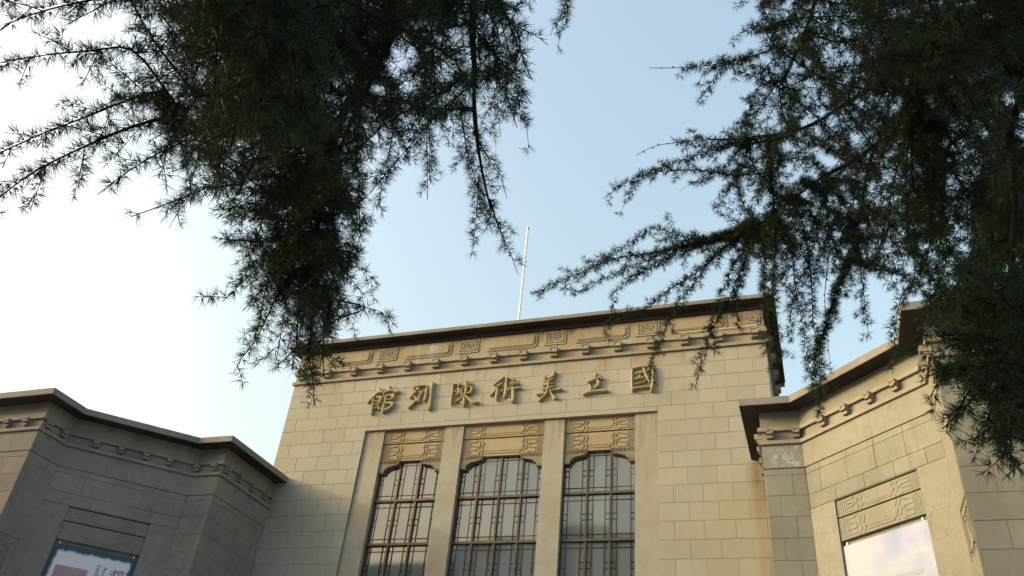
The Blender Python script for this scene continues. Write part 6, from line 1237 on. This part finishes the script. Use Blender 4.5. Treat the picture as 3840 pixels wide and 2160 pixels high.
class Needles:
    def __init__(s, rng): s.rng = rng; s.base = []; s.dir = []; s.len = []; s.tint = []
    def along(s, P, spacing, per, length, tint0=0., tip=True, rad=.001):
        """rosettes of needles on short spurs along a twig; a forward brush at the tip"""
        seg = np.linalg.norm(np.diff(P, axis=0), axis=1); L = seg.sum()
        if L < 1e-4: return
        cum = np.r_[0, np.cumsum(seg)]; n = max(1, int(L/spacing)); d = (np.arange(n)+s.rng.uniform(0, 1, n)*.8)*spacing; d = d[d < L]
        idx = np.clip(np.searchsorted(cum, d)-1, 0, len(seg)-1); fr = (d-cum[idx])/seg[idx]
        C = P[idx]+(P[idx+1]-P[idx])*fr[:, None]; T = (P[idx+1]-P[idx])/seg[idx][:, None]
        n = len(C)
        # spur axis: sideways from twig
        a = s.rng.normal(0, 1, (n, 3)); a -= T*(a*T).sum(1)[:, None]; a /= np.linalg.norm(a, axis=1)[:, None]
        ax = a*1.0+T*.28; ax /= np.linalg.norm(ax, axis=1)[:, None]
        C = C+a*rad+ax*.003
        c = np.repeat(C, per, 0); x = np.repeat(ax, per, 0); m = len(c)
        r = s.rng.normal(0, 1, (m, 3)); r /= np.linalg.norm(r, axis=1)[:, None]
        D = x*1.0+r*.72; D /= np.linalg.norm(D, axis=1)[:, None]
        s.base.append(c); s.dir.append(D); s.len.append(length*s.rng.uniform(.45, 1.15, m)*(1-.30*np.repeat(d/L, per)))
        t = np.clip(np.repeat(d/L, per)*.55*tint0+s.rng.uniform(-.1, .25, m), 0, 1); s.tint.append(t)
        if tip:
            m = int(per*1.2); c = np.repeat(P[-1][None], m, 0)-T[-1]*s.rng.uniform(0, .012, m)[:, None]
            r = s.rng.normal(0, 1, (m, 3)); D = T[-1]*1.0+r*.50; D /= np.linalg.norm(D, axis=1)[:, None]
            s.base.append(c); s.dir.append(D); s.len.append(length*s.rng.uniform(.35, .75, m)); s.tint.append(np.clip(tint0*.9+s.rng.uniform(-.1, .3, m), 0, 1))
    def build(s, name, mat, parent, width):
        Bq = np.vstack(s.base); D = np.vstack(s.dir); Ln = np.concatenate(s.len); Ti = np.concatenate(s.tint); n = len(Bq)
        r = s.rng.normal(0, 1, (n, 3)); W_ = np.cross(D, r); W_ /= np.linalg.norm(W_, axis=1)[:, None]
        sag = np.zeros((n, 3)); sag[:, 2] = -Ln*.04
        w = width*s.rng.uniform(.8, 1.2, n)[:, None]
        V = np.stack([Bq-W_*w*.5, Bq+W_*w*.5, Bq+D*Ln[:, None]+sag+W_*w*.22, Bq+D*Ln[:, None]+sag-W_*w*.22], 1)
        V = V.reshape(-1, 3); V[:, 2] += EYE
        me = bpy.data.meshes.new(name); me.vertices.add(len(V)); me.vertices.foreach_set('co', V.astype(np.float32).ravel())
        me.loops.add(n*4); me.loops.foreach_set('vertex_index', np.arange(n*4, dtype=np.int32))
        me.polygons.add(n); me.polygons.foreach_set('loop_start', (np.arange(n)*4).astype(np.int32)); me.update(calc_edges=True)
        at = me.attributes.new('tint', 'FLOAT', 'POINT'); at.data.foreach_set('value', np.repeat(Ti, 4).astype(np.float32))
        print(name, n, 'needles'); return link(name, me, mat, parent, kind='stuff')
def grow(path, r0, r1, twig, density, bare, nd, tw, rng, nlen, own=.8, sub=.45, tint=.5, spacing=.0082, per=9):
    """needles on the stem itself, plus drooping side twigs on alternating sides"""
    P = catmull(path, .04); seg = np.linalg.norm(np.diff(P, axis=0), axis=1); L = seg.sum(); cum = np.r_[0, np.cumsum(seg)]
    end = L*(1-bare) if bare < 1 else L
    if own:
        k = max(2, np.searchsorted(cum, end)); nd.along(P[:k], spacing*own, int(per*1.5), nlen, tint, tip=(bare == 0), rad=r1)
    n = int(L*density*.55); ph = rng.uniform(0, 6)
    for i in range(n):
        d = (i+rng.uniform(.2, .8))/max(n, 1)*end; k = min(max(np.searchsorted(cum, d)-1, 0), len(seg)-1)
        c = P[k]+(P[k+1]-P[k])*((d-cum[k])/seg[k]); T = (P[k+1]-P[k])/seg[k]
        up = np.array([0, 0, 1.]); S = np.cross(T, up); S = S/(np.linalg.norm(S)+1e-6) if np.linalg.norm(S) > .15 else rng.normal(0, 1, 3)
        S = S*(1 if (i % 2) else -1)+rng.normal(0, .55, 3); S -= T*(S@T); S /= np.linalg.norm(S)+1e-6
        l = twig*(1-.55*d/L)*rng.uniform(.6, 1.45); l = max(l, .02)
        D = S*.75+T*.6; D /= np.linalg.norm(D)
        q = [c]; m = max(3, int(l/.03)+1)
        for j in range(m):
            D = D+np.array([0, 0, -.10])+rng.normal(0, .05, 3); D /= np.linalg.norm(D); q.append(q[-1]+D*l/m)
        q = np.array(q); tw.add(q, np.linspace(.0016, .0009, len(q)), 3); nd.along(q, spacing, per, nlen*.95, tint, rad=.001)
        if l > .07:
            for j in range(int(rng.uniform(1, 1+l/sub*6))):
                a = rng.integers(1, len(q)-1); D2 = (q[a]-q[a-1]); D2 /= np.linalg.norm(D2); D2 = D2*.7+rng.normal(0, .6, 3); D2 /= np.linalg.norm(D2); l2 = l*rng.uniform(.25, .5)
                w = np.array([q[a], q[a]+D2*l2*.5, q[a]+D2*l2+np.array([0, 0, -.12*l2])]); tw.add(w, np.array([.0012, .001, .0008]), 3); nd.along(w, spacing, per, nlen*.9, tint, rad=.001)
def cedar(label, trunk, limbs, sprays, fills, seed, nlen, width, tint):
    rng = np.random.default_rng(seed)
    E = empty('cedar_tree', label, 'tree', group=None)
    t = Wood(); P = catmull(trunk[0], .25); t.add(P, np.linspace(trunk[1], trunk[2], len(P))*(1+.06*np.sin(np.arange(len(P))*1.7)), 16)
    t.build('trunk', M['bark'], E)
    nd = Needles(rng); tw = Wood()
    for i, (pts, a, b) in enumerate(limbs):
        P = catmull(pts, .06); P += np.cumsum(rng.normal(0, .0016, P.shape), axis=0)*np.linspace(0, 1, len(P))[:, None]
        w = Wood(); w.add(P, np.linspace(a, b, len(P))*(1+.10*rng.normal(0, 1, len(P))), 9); w.build('bough', M['bark'], E)
        grow(pts, a, b, .20, 20, 0, nd, tw, rng, nlen, own=0, tint=tint)
        for j in range(len(P)//3):      # short leafy spurs straight on the old wood
            k = rng.integers(0, len(P)); D = rng.normal(0, 1, 3); D /= np.linalg.norm(D); q = np.array([P[k], P[k]+D*(a*.5+.02), P[k]+D*(a*.5+.05)]); nd.along(q, .012, 8, nlen, tint*.4, tip=False)
    for pts, r, twig, dens, bare in sprays:
        P = catmull(pts, .04); w = Wood(); w.add(P, np.linspace(r, r*.28, len(P))*(1+.08*rng.normal(0, 1, len(P))), 6)
        if bare > 0:      # knobbly bare end: little buds
            for k in range(int(len(P)*(1-bare)), len(P)-1, 1):
                D = rng.normal(0, 1, 3); D /= np.linalg.norm(D); w.add(np.array([P[k], P[k]+D*.006, P[k]+D*.011]), np.array([.0016, .0034, .001]), 5)
        w.build('branch', M['bark'], E)
        grow(pts, r, r*.3, twig*.9, dens, bare, nd, tw, rng, nlen, own=.62, tint=tint)
    for pts in fills:
        P = catmull(pts, .05); w = Wood(); w.add(P, np.linspace(.0038, .0012, len(P)), 5); w.build('branch', M['bark'], E)
        grow(pts, .0045, .0014, .13, 22, 0, nd, tw, rng, nlen, tint=tint*.35, spacing=.009)
    tw.build('twigs', M['bark'], E, kind='stuff')
    nd.build('foliage', M['needles'], E, width)
    return E
def V3(*a): return tuple(a)
LA0 = np.array(LIMBS_A[0][0][0]); LB0 = np.array(LIMBS_B[0][0][0])
TA = (-.7, -18.6); TB = (4.3, -16.6)
cedar('cedar tree filling the upper left, its longest spray hanging before the tower corner',
      ([(TA[0], TA[1], -1.6), (TA[0]+.05, TA[1], 0), (TA[0], TA[1]-.05, 2.5), (TA[0], TA[1], 6)], .26, .12),
      [([(TA[0], TA[1], 2.9), tuple((np.array([TA[0], TA[1], 2.9])+LA0)/2+np.array([0, 0, .15])), tuple(LA0)], .07, .05)] + LIMBS_A, SPRAYS_A, FILL_A, 11, .040, .0014, .75)
cedar('cedar tree filling the upper right, its boughs drooping before the right wing',
      ([(TB[0], TB[1], -1.6), (TB[0]+.05, TB[1], 0), (TB[0], TB[1]-.05, 2.5), (TB[0], TB[1], 7)], .30, .14),
      [([(TB[0], TB[1], 2.9), tuple((np.array([TB[0], TB[1], 2.9])+LB0)/2+np.array([0, 0, .15])), tuple(LB0)], .08, .05)] + LIMBS_B, SPRAYS_B, FILL_B, 23, .038, .0018, .9)
print('objects', len(bpy.data.objects))
